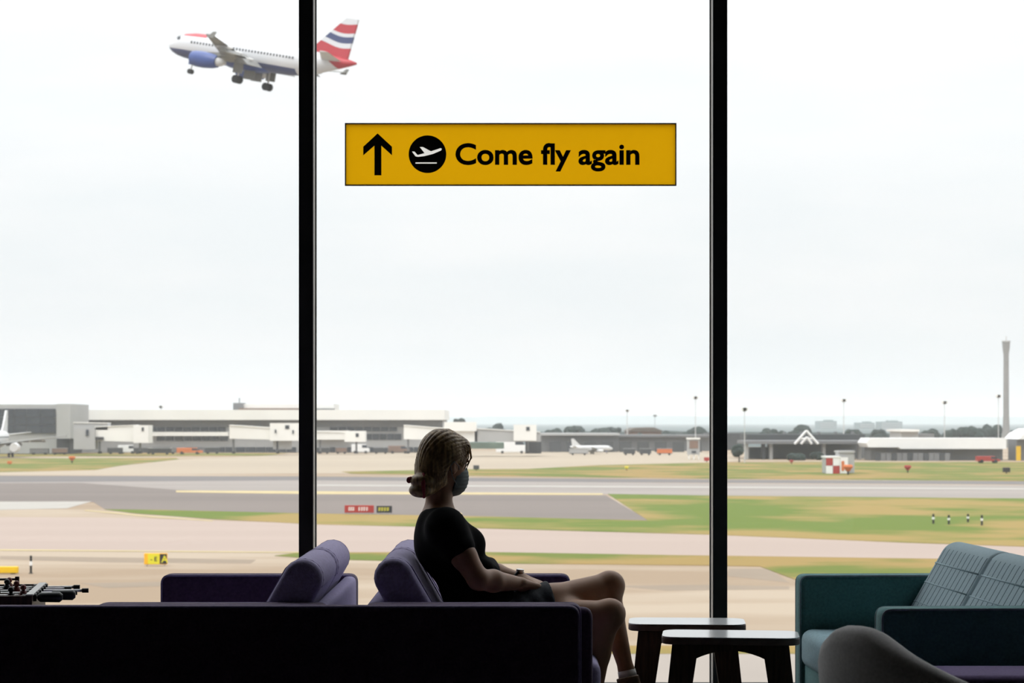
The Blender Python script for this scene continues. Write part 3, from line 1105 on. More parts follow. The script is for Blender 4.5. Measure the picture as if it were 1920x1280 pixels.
def bollard(label, px, pt, pb_, group, wpx=4.2):
    y = GY(pb_)
    s = y / F
    h = (pb_ - pt) * s
    r = wpx * s / 2
    t = tag(empty('marker_post', (WX(px, y), y, GND)), label, 'bollard', group)
    MB().tube([(0, 0, 0), (0, 0, h * .98), (0, 0, h)], [r, r, r * .6], 12).build('post', M_black, t)
    MB().tube([(0, 0, h * .45), (0, 0, h * .68)], r * 1.15, 12).build('white_band', M_bwhite, t)
    MB().tube([(0, 0, 0), (0, 0, .04)], r * 1.8, 12).build('base', M_black, t)
    return t


bollard('black and white marker post left of the yellow sign', 58, 1041, 1075, 'striped marker posts', 4.6)
for px, pt, pb_, lab in ((1750, 963, 982, 'leftmost of four striped posts on the grass'), (1779, 965, 983, 'second from left of four striped posts on the grass'),
                         (1815, 963, 979, 'third from left, darkest striped post on the grass'), (1841, 965, 985, 'rightmost of four striped posts on the grass')):
    bollard(lab, px, pt, pb_, 'striped marker posts', 4.0)


def marker(label, px, pt, pb_, m, shape='cone'):
    y = GY(pb_)
    s = y / F
    h = (pb_ - pt) * s
    t = tag(empty('ground_marker', (WX(px, y), y, GND)), label, 'marker', 'small coloured airfield markers')
    if shape == 'cone':
        MB().tube([(0, 0, h * .35), (0, 0, h * .8), (0, 0, h)], [h * .18, h * .5, h * .42], 12).build('head', m, t)
    else:
        MB().box(-h * .55, h * .55, -.3, .3, h * .25, h, .05).build('head', m, t)
    MB().tube([(0, 0, 0), (0, 0, h * .4)], h * .1, 8).build('stem', M_black, t)
    return t


marker('red marker on the grass below the white canopy', 1702, 872, 886, M_red)
marker('orange marker at the corner of the chequered hut', 1590, 871, 890, M_orange)
marker('orange marker on the grass before the left jet bridge', 135, 855, 868, M_orange)
marker('red marker at the edge of the flyover building', 1484, 862, 870, M_red)
marker('orange and white board at the left frame edge', 18, 864, 871, M_orange, 'board')
marker('yellow marker on the strip right of the woman', 1175, 874, 882, M_lemon)
marker('dark marker light beside the woman\'s face', 893, 872, 882, M_dgrey, 'board')
marker('black and white marker near the right frame edge', 1887, 876, 888, M_black, 'board')
marker('red marker beside the cabin and mullion', 1325, 857, 866, M_red, 'board')


# ------------------------------------------------------------------ airliner
def paint_nodes(name):
    m = bpy.data.materials.new(name)
    m.use_nodes = True
    nt = m.node_tree
    b = nt.nodes['Principled BSDF']
    b.inputs['Roughness'].default_value = 0.45
    tc = nt.nodes.new('ShaderNodeTexCoord')
    sp = nt.nodes.new('ShaderNodeSeparateXYZ')
    nt.links.new(tc.outputs['Object'], sp.inputs[0])
    return m, nt, b, sp


def mth(nt, op, a, b=None, c=None):
    n = nt.nodes.new('ShaderNodeMath')
    n.operation = op
    for i, v in enumerate((a, b, c)):
        if v is None:
            continue
        if isinstance(v, (int, float)):
            n.inputs[i].default_value = v
        else:
            nt.links.new(v, n.inputs[i])
    return n.outputs[0]


def mixc(nt, fac, a, b):
    n = nt.nodes.new('ShaderNodeMixRGB')
    nt.links.new(fac, n.inputs[0])
    for i, v in ((1, a), (2, b)):
        if isinstance(v, tuple):
            n.inputs[i].default_value = (*v, 1)
        else:
            nt.links.new(v, n.inputs[i])
    return n.outputs[0]


PL_WHITE, PL_BLUE, PL_RED = (0.60, 0.61, 0.64), (0.05, 0.065, 0.16), (0.42, 0.035, 0.05)
# fuselage livery: white body, blue belly, red speed ribbon behind the cockpit (nose at x = 0, tail at x = -33.8)
m_fus, nt, b, sp = paint_nodes('airliner_livery')
X_, Y_, Z_ = sp.outputs
belly = mth(nt, 'LESS_THAN', Z_, mth(nt, 'ADD', mth(nt, 'MULTIPLY', X_, 0.012), -0.75))
front = mth(nt, 'GREATER_THAN', X_, -24.5)
c0 = mixc(nt, mth(nt, 'MULTIPLY', belly, front), PL_WHITE, PL_BLUE)
# ribbon
rz0 = mth(nt, 'ADD', mth(nt, 'MULTIPLY', X_, -0.03), 1.18)
rib = mth(nt, 'MULTIPLY', mth(nt, 'GREATER_THAN', Z_, rz0), mth(nt, 'MULTIPLY', mth(nt, 'LESS_THAN', X_, -3.2), mth(nt, 'GREATER_THAN', X_, -7.8)))
c1 = mixc(nt, rib, c0, PL_RED)
# red sweep running down the tail cone
tail = mth(nt, 'LESS_THAN', X_, mth(nt, 'ADD', mth(nt, 'MULTIPLY', Z_, 1.5), -31.0))
c2 = mixc(nt, tail, c1, PL_RED)
nt.links.new(c2, b.inputs['Base Color'])

m_fin, nt, b, sp = paint_nodes('airliner_fin_livery')
X_, Y_, Z_ = sp.outputs
# flowing flag bands: position up the fin, bent by a wave along the chord
u = mth(nt, 'ADD', Z_, mth(nt, 'MULTIPLY', mth(nt, 'SINE', mth(nt, 'ADD', mth(nt, 'MULTIPLY', X_, 0.8), 1.0)), 0.28))
u = mth(nt, 'ADD', u, mth(nt, 'MULTIPLY', X_, -0.05))
u = mth(nt, 'DIVIDE', mth(nt, 'SUBTRACT', u, 3.0), 6.5)
rp = nt.nodes.new('ShaderNodeValToRGB')
rp.color_ramp.interpolation = 'CONSTANT'
el = rp.color_ramp.elements
el[0].position, el[0].color = 0.0, (*PL_RED, 1)
el[1].position, el[1].color = 0.27, (*PL_WHITE, 1)
for p_, c_ in ((0.38, PL_BLUE), (0.52, PL_WHITE), (0.60, PL_RED), (0.80, PL_WHITE)):
    e = el.new(p_)
    e.color = (*c_, 1)
nt.links.new(u, rp.inputs[0])
nt.links.new(rp.outputs[0], b.inputs['Base Color'])

M_pl_blue = mat('nacelle_blue', (0.05, 0.085, 0.26), 0.35, 0.05, 1)
M_pl_grey = mat('wing_grey', (0.22, 0.22, 0.21), 0.55, 0.08, 0.6)
M_pl_lgrey = mat('tailplane_grey', (0.55, 0.55, 0.55), 0.55, 0.05, 0.6)
M_pl_white = mat('plain_airliner_white', (0.6, 0.6, 0.6), 0.45, 0.03, 0.6)


def wing_solid(root_le, root_c, root_t, tip, tip_c, tip_t, kink=None):
    """tapered wing panel: root leading edge point, chords and thicknesses; sections in the xz plane"""
    prof = [(0, 0), (.08, .45), (.3, .5), (.65, .3), (1, .02), (.65, -.2), (.3, -.42), (.08, -.4)]
    secs = [(root_le, root_c, root_t)] + ([kink] if kink else []) + [(tip, tip_c, tip_t)]
    mb = MB()
    rings = []
    for (le, c, th) in secs:
        rings.append([mb.bm.verts.new((le[0] - p[0] * c, le[1], le[2] + p[1] * th)) for p in prof])
    n = len(prof)
    for i in range(len(rings) - 1):
        for k in range(n):
            mb.bm.faces.new((rings[i][k], rings[i][(k + 1) % n], rings[i + 1][(k + 1) % n], rings[i + 1][k]))
    mb.bm.faces.new(rings[0])
    mb.bm.faces.new(rings[-1][::-1])
    return mb


def airliner(name, label, fus_m, fin_m, belly_m, gear=True):
    t = tag(empty(name), label, 'airplane')
    # fuselage as stacked rings
    st = [(0.0, .05, -.45), (-.35, .45, -.42), (-1.0, .95, -.33), (-2.0, 1.42, -.2), (-3.2, 1.75, -.08), (-5, 1.95, 0), (-7, 2.0, 0), (-22, 2.0, 0),
          (-25, 1.85, .12), (-28, 1.4, .48), (-30.5, .95, .8), (-32.6, .5, 1.02), (-33.8, .16, 1.12)]
    mb = MB()
    mb.tube([(0, 0, 0)], 1, 3, False) if False else None
    seg = 28
    rings = []
    for (x, r, zc) in st:
        rings.append([mb.bm.verts.new((x, r * math.cos(a), zc + r * 1.03 * math.sin(a))) for a in [2 * math.pi * k / seg for k in range(seg)]])
    for i in range(len(rings) - 1):
        for k in range(seg):
            mb.bm.faces.new((rings[i][k], rings[i][(k + 1) % seg], rings[i + 1][(k + 1) % seg], rings[i + 1][k]))
    mb.bm.faces.new(rings[0])
    mb.bm.faces.new(rings[-1][::-1])
    fus = mb.build('fuselage', fus_m, t, True)
    # cockpit glazing: panes hugging the nose
    for sgn in (-1, 1):
        for (x0, x1, a0, a1) in ((-1.75, -2.25, 62, 86), (-2.0, -2.75, 36, 60), (-2.45, -3.05, 24, 37)):
            pts = []
            mbw = MB()
            def surf(x, a):
                for i in range(len(st) - 1):
                    if st[i][0] >= x >= st[i + 1][0]:
                        f = (x - st[i][0]) / (st[i + 1][0] - st[i][0])
                        r = st[i][1] + (st[i + 1][1] - st[i][1]) * f + .03
                        zc = st[i][2] + (st[i + 1][2] - st[i][2]) * f
                        return Vector((x, sgn * r * math.cos(math.radians(a)), zc + r * 1.03 * math.sin(math.radians(a))))
            q = [mbw.bm.verts.new(surf(x0, a0)), mbw.bm.verts.new(surf(x1, a0)), mbw.bm.verts.new(surf(x1, a1)), mbw.bm.verts.new(surf(x0, a1))]
            mbw.bm.faces.new(q)
            ex = bmesh.ops.solidify(mbw.bm, geom=mbw.bm.faces[:], thickness=.05)
            mbw.build('cockpit_pane', M_glass_d, fus)
    # cabin windows: one row per side, too small to pick apart
    mbw = MB()
    for sgn in (-1, 1):
        for i in range(34):
            x = -5.6 - i * .56
            mbw.box(x - .12, x + .12, sgn * 1.965 - .02, sgn * 1.965 + .02, .28, .62)
    o = mbw.build('cabin_windows', M_dgrey, fus)
    o['kind'] = 'stuff'
    # belly fairing
    MB().ball((-15.2, 0, -1.55), 1, (4.8, 1.75, .95), 3).build('belly_fairing', belly_m, t, True)
    # wings, tailplanes, fin, engines, gear
    for sgn in (1, -1):
        w = wing_solid((-11.2, sgn * 1.7, -1.15), 6.4, 1.0, (-19.6, sgn * 17.0, .75), 1.5, .22, ((-14.2, sgn * 6.4, -.55), 3.9, .55)).build('wing', M_pl_grey, t, angle=40)
        MB().prism([(-19.8, .4), (-21.0, .4), (-21.4, 1.3), (-20.9, 1.3)], 'y', sgn * 17.0 - .05, sgn * 17.0 + .05).build('wing_fence', M_pl_grey, w)
        MB().prism([(-17.0, -.9), (-18.4, -1.0), (-19.4, -1.75), (-17.8, -1.7)], 'y', min(sgn * 2.4, sgn * 6.2), max(sgn * 2.4, sgn * 6.2)).build('flap', M_pl_grey, w)
        MB().prism([(-18.2, -.3), (-19.2, -.4), (-19.9, -.85), (-18.6, -.8)], 'y', min(sgn * 6.5, sgn * 12), max(sgn * 6.5, sgn * 12)).build('flap', M_pl_grey, w)
        for yy in (4.4, 8.2, 11.4):
            MB().ball((-17.6 - (yy - 4) * .18, sgn * yy, -.95 + (yy - 4) * .1), 1, (1.6, .22, .32), 2).build('flap_fairing', M_pl_lgrey, w, True)
        wing_solid((-28.2, sgn * .9, 1.0), 3.6, .4, (-31.4, sgn * 6.2, 1.65), 1.5, .18).build('tailplane', M_pl_lgrey, t, angle=40)
        prof = [(-9.6, .86), (-9.3, 1.02), (-10.0, 1.16), (-11.4, 1.2), (-13.0, 1.06), (-13.8, .86)]
        e = MB().tube([(x, sgn * 5.75, -2.05) for x, r in prof], [r for x, r in prof], 24).build('engine_nacelle', M_pl_blue if fus_m is m_fus else M_pl_white, t, angle=50)
        MB().tube([(-13.7, sgn * 5.75, -2.05), (-14.6, sgn * 5.75, -2.05), (-15.4, sgn * 5.75, -2.05)], [.68, .55, .12], 18).build('exhaust_cone', M_pl_lgrey, e, True)
        MB().tube([(-9.62, sgn * 5.75, -2.05), (-9.55, sgn * 5.75, -2.05)], .84, 24).build('fan_face', M_dgrey, e)
        MB().prism([(-10.8, -1.0), (-15.2, -.55), (-15.6, -.85), (-13.8, -1.35), (-11.6, -1.2)], 'y', sgn * 5.75 - .18, sgn * 5.75 + .18).build('pylon', M_pl_grey, t)
        if gear:
            lg = MB().tube([(-16.4, sgn * 3.8, -1.2), (-16.4, sgn * 3.8, -4.0)], .14, 10).build('main_gear', M_pl_lgrey, t)
            for dy in (-.46, .46):
                MB().tube([(-16.4, sgn * 3.8 + dy - .2, -4.0), (-16.4, sgn * 3.8 + dy + .2, -4.0)], .58, 18).build('wheel', M_tyre, lg)
            MB().box(-17.3, -15.6, sgn * 3.8 + sgn * .35 - .04, sgn * 3.8 + sgn * .35 + .04, -3.1, -1.2).build('gear_door', M_pl_grey, lg)
    if gear:
        MB().box(-17.2, -15.3, -1.0, -.9, -3.6, -2.2).build('belly_door', M_pl_grey, t)
        MB().box(-17.2, -15.3, .9, 1.0, -3.6, -2.2).build('belly_door', M_pl_grey, t)
        ng = MB().tube([(-5.0, 0, -1.7), (-4.8, 0, -3.7)], .10, 8).build('nose_gear', M_pl_lgrey, t)
        for dy in (-.26, .26):
            MB().tube([(-4.8, dy - .12, -3.75), (-4.8, dy + .12, -3.75)], .38, 16).build('wheel', M_tyre, ng)
        for dy in (-.55, .55):
            MB().box(-6.0, -4.6, dy - .03, dy + .03, -2.75, -1.75).build('gear_door', M_pl_blue, ng)
    # fin in the xz plane
    mb = MB()
    mb.prism([(-24.4, 1.75), (-26.6, 3.1), (-30.9, 7.3), (-32.9, 7.3), (-32.2, 1.6), (-29.5, 1.0), (-26, 1.2)], 'y', -.2, .2)
    mb.build('tail_fin', fin_m, t)
    return t


plane = airliner('airliner', 'white airliner with blue belly and flag tail climbing with gear down', m_fus, m_fin, M_pl_blue)
PITCH, YAW, ROLL = math.radians(12.0), math.radians(28.0), math.radians(0.0)
d_n = 306.0
# local +x forward; heading left and away from the window
fw = Vector((-math.cos(YAW) * math.cos(PITCH), math.sin(YAW) * math.cos(PITCH), math.sin(PITCH)))
lf = Vector((-math.sin(YAW), -math.cos(YAW), 0))
upv = fw.cross(lf)
R = Matrix((fw, lf, upv)).transposed() @ Matrix.Rotation(ROLL, 3, 'X')
nose = PT(318, 80, d_n)
plane.matrix_world = Matrix.Translation(nose) @ R.to_4x4()

pp = airliner('airliner', 'white airliner parked far off beside the grey sheds', M_pl_white, M_pl_white, M_pl_white, True)
pp['category'] = 'airplane'
pp.location = GP(1149, 851, 4.5)
pp.rotation_euler = (0, 0, math.radians(12))
pp.scale = (.36, .36, .36)
pp.location.z = GND + 4.58 * .36
pp2 = copy_tree(pp)
pp2['label'] = 'parked white airliner at the left frame edge, mainly its wing showing'
pp2.scale = (1, 1, 1)
pp2.location = (WX(-32, 492), 492, GND + 4.6)
pp2.rotation_euler = (0, 0, math.radians(-86))


# ------------------------------------------------------------------ hanging sign on the glass
def translucent(name, col, tr=0.75):
    m = bpy.data.materials.new(name)
    m.use_nodes = True
    nt = m.node_tree
    nt.nodes.clear()
    out = nt.nodes.new('ShaderNodeOutputMaterial')
    d = nt.nodes.new('ShaderNodeBsdfDiffuse')
    tb = nt.nodes.new('ShaderNodeBsdfTranslucent')
    mx = nt.nodes.new('ShaderNodeMixShader')
    mx.inputs[0].default_value = tr
    tc = nt.nodes.new('ShaderNodeTexCoord')
    nz = nt.nodes.new('ShaderNodeTexNoise')
    nz.inputs['Scale'].default_value = 1.4
    rp = nt.nodes.new('ShaderNodeValToRGB')
    rp.color_ramp.elements[0].color = (*[v * .94 for v in col], 1)
    rp.color_ramp.elements[1].color = (*[min(1, v * 1.06) for v in col], 1)
    nt.links.new(tc.outputs['Object'], nz.inputs['Vector'])
    nt.links.new(nz.outputs['Fac'], rp.inputs[0])
    nt.links.new(rp.outputs[0], d.inputs[0])
    nt.links.new(rp.outputs[0], tb.inputs[0])
    nt.links.new(d.outputs[0], mx.inputs[1])
    nt.links.new(tb.outputs[0], mx.inputs[2])
    nt.links.new(mx.outputs[0], out.inputs[0])
    return m


YS = 10.385
M_sign = translucent('yellow_sign_film', (0.80, 0.42, 0.003))
M_ink = mat('black_sign_ink', (0.012, 0.009, 0.006), 0.7, 0.1, 5)
M_inkw = translucent('white_sign_film', (0.9, 0.9, 0.88))
M_frame = mat('grey_sign_frame', (0.25, 0.24, 0.24), 0.5, 0.05, 5)
sg = tag(empty('hanging_sign', PT(958, 347, YS)), 'long yellow direction sign reading Come fly again', 'sign')
sx0, sx1 = WX(649, YS), WX(1266, YS)
sz0, sz1 = WZ(346, YS), WZ(233, YS)


def film(name, loops, m, parent):
    """flat film in the sign plane; loops[0] is the outline, the rest are holes (all in metres x, z)"""
    mb = MB()
    es = []
    for lp in loops:
        vs_ = [mb.bm.verts.new((p[0], YS, p[1])) for p in lp]
        es += [mb.bm.edges.new((vs_[i], vs_[(i + 1) % len(vs_)])) for i in range(len(vs_))]
    bmesh.ops.triangle_fill(mb.bm, edges=es, use_beauty=True, use_dissolve=False)
    return mb.build(name, m, parent)


def on_sign(pix):
    return [(WX(p[0], YS), WZ(p[1], YS)) for p in pix]


disc = on_sign([(801.5 + 35.3 * math.cos(a), 289 + 35.3 * math.sin(a)) for a in [2 * math.pi * k / 64 for k in range(64)]])
icon = on_sign([(772.5, 284), (777, 284), (783, 290.5), (796, 287), (787, 275.5), (793, 275.5), (808, 283.5), (822, 279), (826, 277.5), (828.5, 279), (827, 282),
                (812, 288.5), (796, 292.5), (784, 294), (779, 293)])
bar = on_sign([(779, 304.3), (819, 304.3), (819, 306.6), (779, 306.6)])
film('panel', [[(sx0, sz0), (sx1, sz0), (sx1, sz1), (sx0, sz1)], disc], M_sign, sg)
film('pictogram_disc', [disc, icon, bar], M_ink, sg)
film('pictogram_plane', [icon], M_inkw, sg)
film('pictogram_runway', [bar], M_inkw, sg)
fwid = .006
fr = MB()
fr.box(sx0 - fwid, sx1 + fwid, YS - .006, YS + .012, sz1, sz1 + fwid)
fr.box(sx0 - fwid, sx1 + fwid, YS - .006, YS + .012, sz0 - fwid, sz0)
fr.box(sx0 - fwid, sx0, YS - .006, YS + .012, sz0, sz1)
fr.box(sx1, sx1 + fwid, YS - .006, YS + .012, sz0, sz1)
fr.build('frame', M_frame, sg)


def flat_poly(name, pix, yy, th, m, parent):
    mb = MB()
    mb.prism([(WX(p[0], yy), WZ(p[1], yy)) for p in pix], 'y', yy, yy + th)
    o = mb.build(name, m, parent)
    bm = bmesh.new()
    bm.from_mesh(o.data)
    bmesh.ops.triangulate(bm, faces=bm.faces)
    bm.to_mesh(o.data)
    bm.free()
    return o


YI = YS - .003
flat_poly('arrow', [(708, 250), (735, 275), (735, 291), (715, 273), (715, 328.5), (702, 328.5), (702, 273), (681, 291), (681, 275)], YI, .003, M_ink, sg)
tx = text_mesh('lettering', 'Come fly again', 1.0, M_ink, sg, (0, 0, 0), 0.025, extr=0.001)
xsv = [v.co.x for v in tx.data.vertices]
capz = [v.co.y for v in tx.data.vertices]
want_w = WX(1199, YI) - WX(854, YI)
want_h = (310 - 270) / F * YI
k_ = want_w / (max(xsv) - min(xsv))
bm = bmesh.new()
bm.from_mesh(tx.data)
ys_cap = 0.73
for v in bm.verts:
    v.co = Vector(((v.co.x - min(xsv)) * k_, v.co.y * (want_h / ys_cap), v.co.z * 2))
bm.to_mesh(tx.data)
bm.free()
tx.location = (WX(854, YI), YI, WZ(307.5, YI))
at = sg.location.copy()
for ch in children(sg):
    ch.matrix_parent_inverse = Matrix.Translation(-at)


# ------------------------------------------------------------------ sofas
def rounded_profile(pts, r, seg=5):
    """round the corners of a 2D polygon"""
    out = []
    n = len(pts)
    for i in range(n):
        p0, p1, p2 = Vector(pts[i - 1]), Vector(pts[i]), Vector(pts[(i + 1) % n])
        rr = r[i] if isinstance(r, (list, tuple)) else r
        a, b_ = (p0 - p1), (p2 - p1)
        rr = min(rr, a.length * .49, b_.length * .49)
        s_, e_ = p1 + a.normalized() * rr, p1 + b_.normalized() * rr
        for k in range(seg + 1):
            u = k / seg
            out.append(tuple((s_ * (1 - u) + p1 * u) * (1 - u) + (p1 * (1 - u) + e_ * u) * u))
    return out


def subdivided(o, lv=1):
    md = o.modifiers.new('soft', 'SUBSURF')
    md.levels = lv
    md.render_levels = lv
    return o


def purple_sofa(label, front, back, flip, y0, y1, shell, cush, seatm, arm_h=0.68, pad=False, seat_over=.08, strips=False, group=None, pipem=None, recline=((.265, .47), (.100, .762), .078)):
    """two-seat sofa; front/back x positions at floor plan; seat looks along +x, or -x when flip"""
    t = tag(empty('sofa', ((front + back) / 2, (y0 + y1) / 2, 0)), label, 'sofa', group)
    ox, oy = (front + back) / 2, (y0 + y1) / 2
    sgn = -1 if flip else 1
    D_ = abs(front - back)

    def lx(u):            # u: distance from the back towards the front
        return sgn * (u - D_ / 2)

    def seg(u0, u1):
        a, b_ = lx(u0), lx(u1)
        return min(a, b_), max(a, b_)
    Y0, Y1 = y0 - oy, y1 - oy
    at_ = .11
    for (a, b_) in ((Y0, Y0 + at_), (Y1 - at_, Y1)):
        x0, x1 = seg(0, D_)
        prof = rounded_profile([(x0, .12), (x1, .12), (x1, arm_h), (x0, arm_h)], [.01, .01, .035, .035], 5)
        mb = MB()
        mb.prism(prof, 'y', a, b_, .022, 3)
        arm = mb.build('arm', shell, t, angle=50)
        # piping along the outer edges of the arm
        for yy in (a + .004, b_ - .004):
            pp_ = rounded_profile([(x0 + .004, .12), (x1 - .004, .12), (x1 - .004, arm_h - .004), (x0 + .004, arm_h - .004)], [.01, .01, .035, .035], 5)
            pts = [Vector((p[0], yy, p[1])) for p in pp_]
            MB().tube(pts + [pts[0]], .0045, 6, False).build('piping', pipem or M_pipe, arm, True)
    if pad:
        x0, x1 = seg(.05, D_ + .045)
        MB().prism(rounded_profile([(x0, .3), (x1, .3), (x1, arm_h - .022), (x0, arm_h - .022)], [.01, .01, .04, .04]), 'y', Y0 + at_, Y0 + at_ + .07, .02, 3).build('arm_pad', shell, t, angle=50)
    x0, x1 = seg(0.02, D_ - .02)
    MB().box(x0, x1, Y0 + at_, Y1 - at_, .12, .30, .015).build('base', shell, t, angle=50)
    # seat cushions
    ya, yb = Y0 + at_ + (0.07 if pad else 0) + .004, Y1 - at_ - .004
    ym = (ya + yb) / 2
    for (a, b_) in ((ya, ym - .003), (ym + .003, yb)):
        x0, x1 = seg(.12, D_ + seat_over)
        o = MB().box(x0, x1, a, b_, .285, .45, .045, 4).build('seat_cushion', seatm, t, angle=60)
    # back shell
    x0, x1 = seg(0.0, .06)
    MB().prism(rounded_profile([(x0, .12), (x1, .12), (x1, .675), (x0, .675)], [.01, .01, .028, .028], 6), 'y', Y0 + at_, Y1 - at_, .01).build('back_panel', cush, t, angle=50)
    # reclined back cushions: soft slabs with rounded top and ends
    (ub, zb_), (ut, zt_), rc = recline
    for i, (a, b_) in enumerate(((ya, ym - .001), (ym + .001, yb))):
        FC = Field((min(lx(ub), lx(ut)) - rc - .03, a - .02, zb_ - rc - .02), (max(lx(ub), lx(ut)) + rc + .03, b_ + .02, zt_ + rc + .02), .007)
        FC.slab((lx(ub), zb_), (lx(ut), zt_), rc, rc * .96, a, b_, .03)
        c = link_mesh('back_cushion', FC.mesh('back_cushion'), cush, t, True)
        md = c.modifiers.new('smooth', 'SMOOTH')
        md.iterations = 2
        # seams follow the surface
        dv = Vector((lx(ut) - lx(ub), zt_ - zb_))
        nv = Vector((dv.y, -dv.x)).normalized()
        if nv.x * sgn < 0:
            nv = -nv
        if strips:
            for f in (.22, .52, .82):
                p = Vector((lx(ub), zb_)) + dv * f + nv * (rc - .0025)
                MB().tube([Vector((p.x, a + .025, p.y)), Vector((p.x, b_ - .025, p.y))], .0034, 6).build('seam', pipem or M_pipe, c, True)
        else:
            for yy in (a + .05, b_ - .05):
                pts = [Vector((lx(ub), zb_)) + dv * f + nv * (rc - .001) for f in (0, .25, .5, .75, 1)]
                tip = Vector((lx(ut), zt_))
                a0 = math.atan2(nv.y, nv.x)
                for q in range(1, 9):
                    an = a0 + sgn * math.radians(22) * q
                    pts.append(tip + Vector((math.cos(an), math.sin(an))) * (rc * .96 - .001))
                MB().tube([Vector((p.x, yy, p.y)) for p in pts], .0032, 6).build('seam', pipem or M_pipe, c, True)
    for yy in (Y0 + .08, Y1 - .08):
        for u in (.08, D_ - .08):
            MB().box(lx(u) - .03, lx(u) + .03, yy - .03, yy + .03, 0, .125, .004).build('leg', M_foot, t)
    return t


purple_sofa('lavender and plum two-seat sofa the woman is sitting on', .255, -.545, False, 7.42, 8.96, M_shell, M_lav, M_lav, pad=True, group='plum sofas')
purple_sofa('plum and lavender sofa facing left, back to back with the woman\'s', -1.535, -.68, True, 7.42, 8.96, M_shell, M_lav, M_lav, group='plum sofas')

# long upholstered screen along the ends of both sofas
t = tag(empty('upholstered_screen', (-1.2, 7.36, 0)), 'long near-black upholstered screen in front of both plum sofas', 'screen')
x0, x1 = -1.45, 1.445
MB().prism(rounded_profile([(x0, .1), (x1, .1), (x1, .683), (x0, .683)], [.01, .01, .04, .04]), 'y', -.035, .04, .02, 3).build('panel', M_shell, t, angle=50)
pr = rounded_profile([(x0 + .004, .1), (x1 - .004, .1), (x1 - .004, .679), (x0 + .004, .679)], [.01, .01, .04, .04])
pts = [Vector((p[0], -.031, p[1])) for p in pr]
MB().tube(pts + [pts[0]], .0045, 6, False).build('piping', M_pipe, t, True)
for x in (x0 + .2, 0, x1 - .2):
    MB().box(x - .05, x + .05, -.03, .035, 0, .105, .004).build('foot', M_black, t)


# blue striped fabric: stitched channel lines up the cushions
def striped_fabric():
    m = bpy.data.materials.new('pinstriped_blue_wool')
    m.use_nodes = True
    nt = m.node_tree
    b = nt.nodes['Principled BSDF']
    b.inputs['Roughness'].default_value = 0.95
    b.inputs['Specular IOR Level'].default_value = 0.1
    tc = nt.nodes.new('ShaderNodeTexCoord')
    sp = nt.nodes.new('ShaderNodeSeparateXYZ')
    nt.links.new(tc.outputs['Object'], sp.inputs[0])
    fr = mth(nt, 'FRACT', mth(nt, 'MULTIPLY', sp.outputs[1], 15.5))
    ln = mth(nt, 'LESS_THAN', mth(nt, 'ABSOLUTE', mth(nt, 'SUBTRACT', fr, .5)), 0.055)
    low = mth(nt, 'LESS_THAN', sp.outputs[2], 0.80)
    ln = mth(nt, 'MULTIPLY', ln, low)
    nz = nt.nodes.new('ShaderNodeTexNoise')
    nz.inputs['Scale'].default_value = 70
    nt.links.new(tc.outputs['Object'], nz.inputs['Vector'])
    base = mixc(nt, nz.outputs['Fac'], (0.32, 0.42, 0.46), (0.40, 0.51, 0.56))
    col = mixc(nt, ln, base, (0.03, 0.045, 0.06))
    nt.links.new(col, b.inputs['Base Color'])
    bp = nt.nodes.new('ShaderNodeBump')
    bp.inputs['Strength'].default_value = 0.6
    bp.inputs['Distance'].default_value = 0.004
    bp.invert = True
    nt.links.new(ln, bp.inputs['Height'])
    nt.links.new(bp.outputs[0], b.inputs['Normal'])
    return m


M_stripe = striped_fabric()
M_pipeb = mat('blue_piping', (0.26, 0.35, 0.39), 0.9, 0.1, 60)
bs = purple_sofa('teal sofa with pinstriped grey-blue back cushions at the right', 1.25, 2.11, True, 7.27, 8.96, M_teal, M_stripe, M_bseat,
                 strips=True, seat_over=.0, pipem=M_pipeb, recline=((.325, .47), (.17, .745), .085))
bs.rotation_euler.z = math.radians(2.5)
bs.location.x += .035


M_purple = mat('deep_purple_wool', (0.15, 0.11, 0.23), 0.95, 0.1, 90, bump=0.2, bump_scale=400)


# purple bench seat in front of the teal sofa
t = tag(empty('bench', (2.15, 6.93, 0)), 'purple bench top showing below the teal sofa arm', 'bench')
MB().box(-.95, .95, -.16, .16, .38, .50, .035, 4)  .build('seat_cushion', M_purple, t, angle=60)
MB().box(-.92, .92, -.14, .14, .10, .385, .01).build('base', M_char, t)
for sx_ in (-.8, .8):
    for sy_ in (-.1, .1):
        MB().box(sx_ - .03, sx_ + .03, sy_ - .03, sy_ + .03, 0, .105).build('leg', M_black, t)


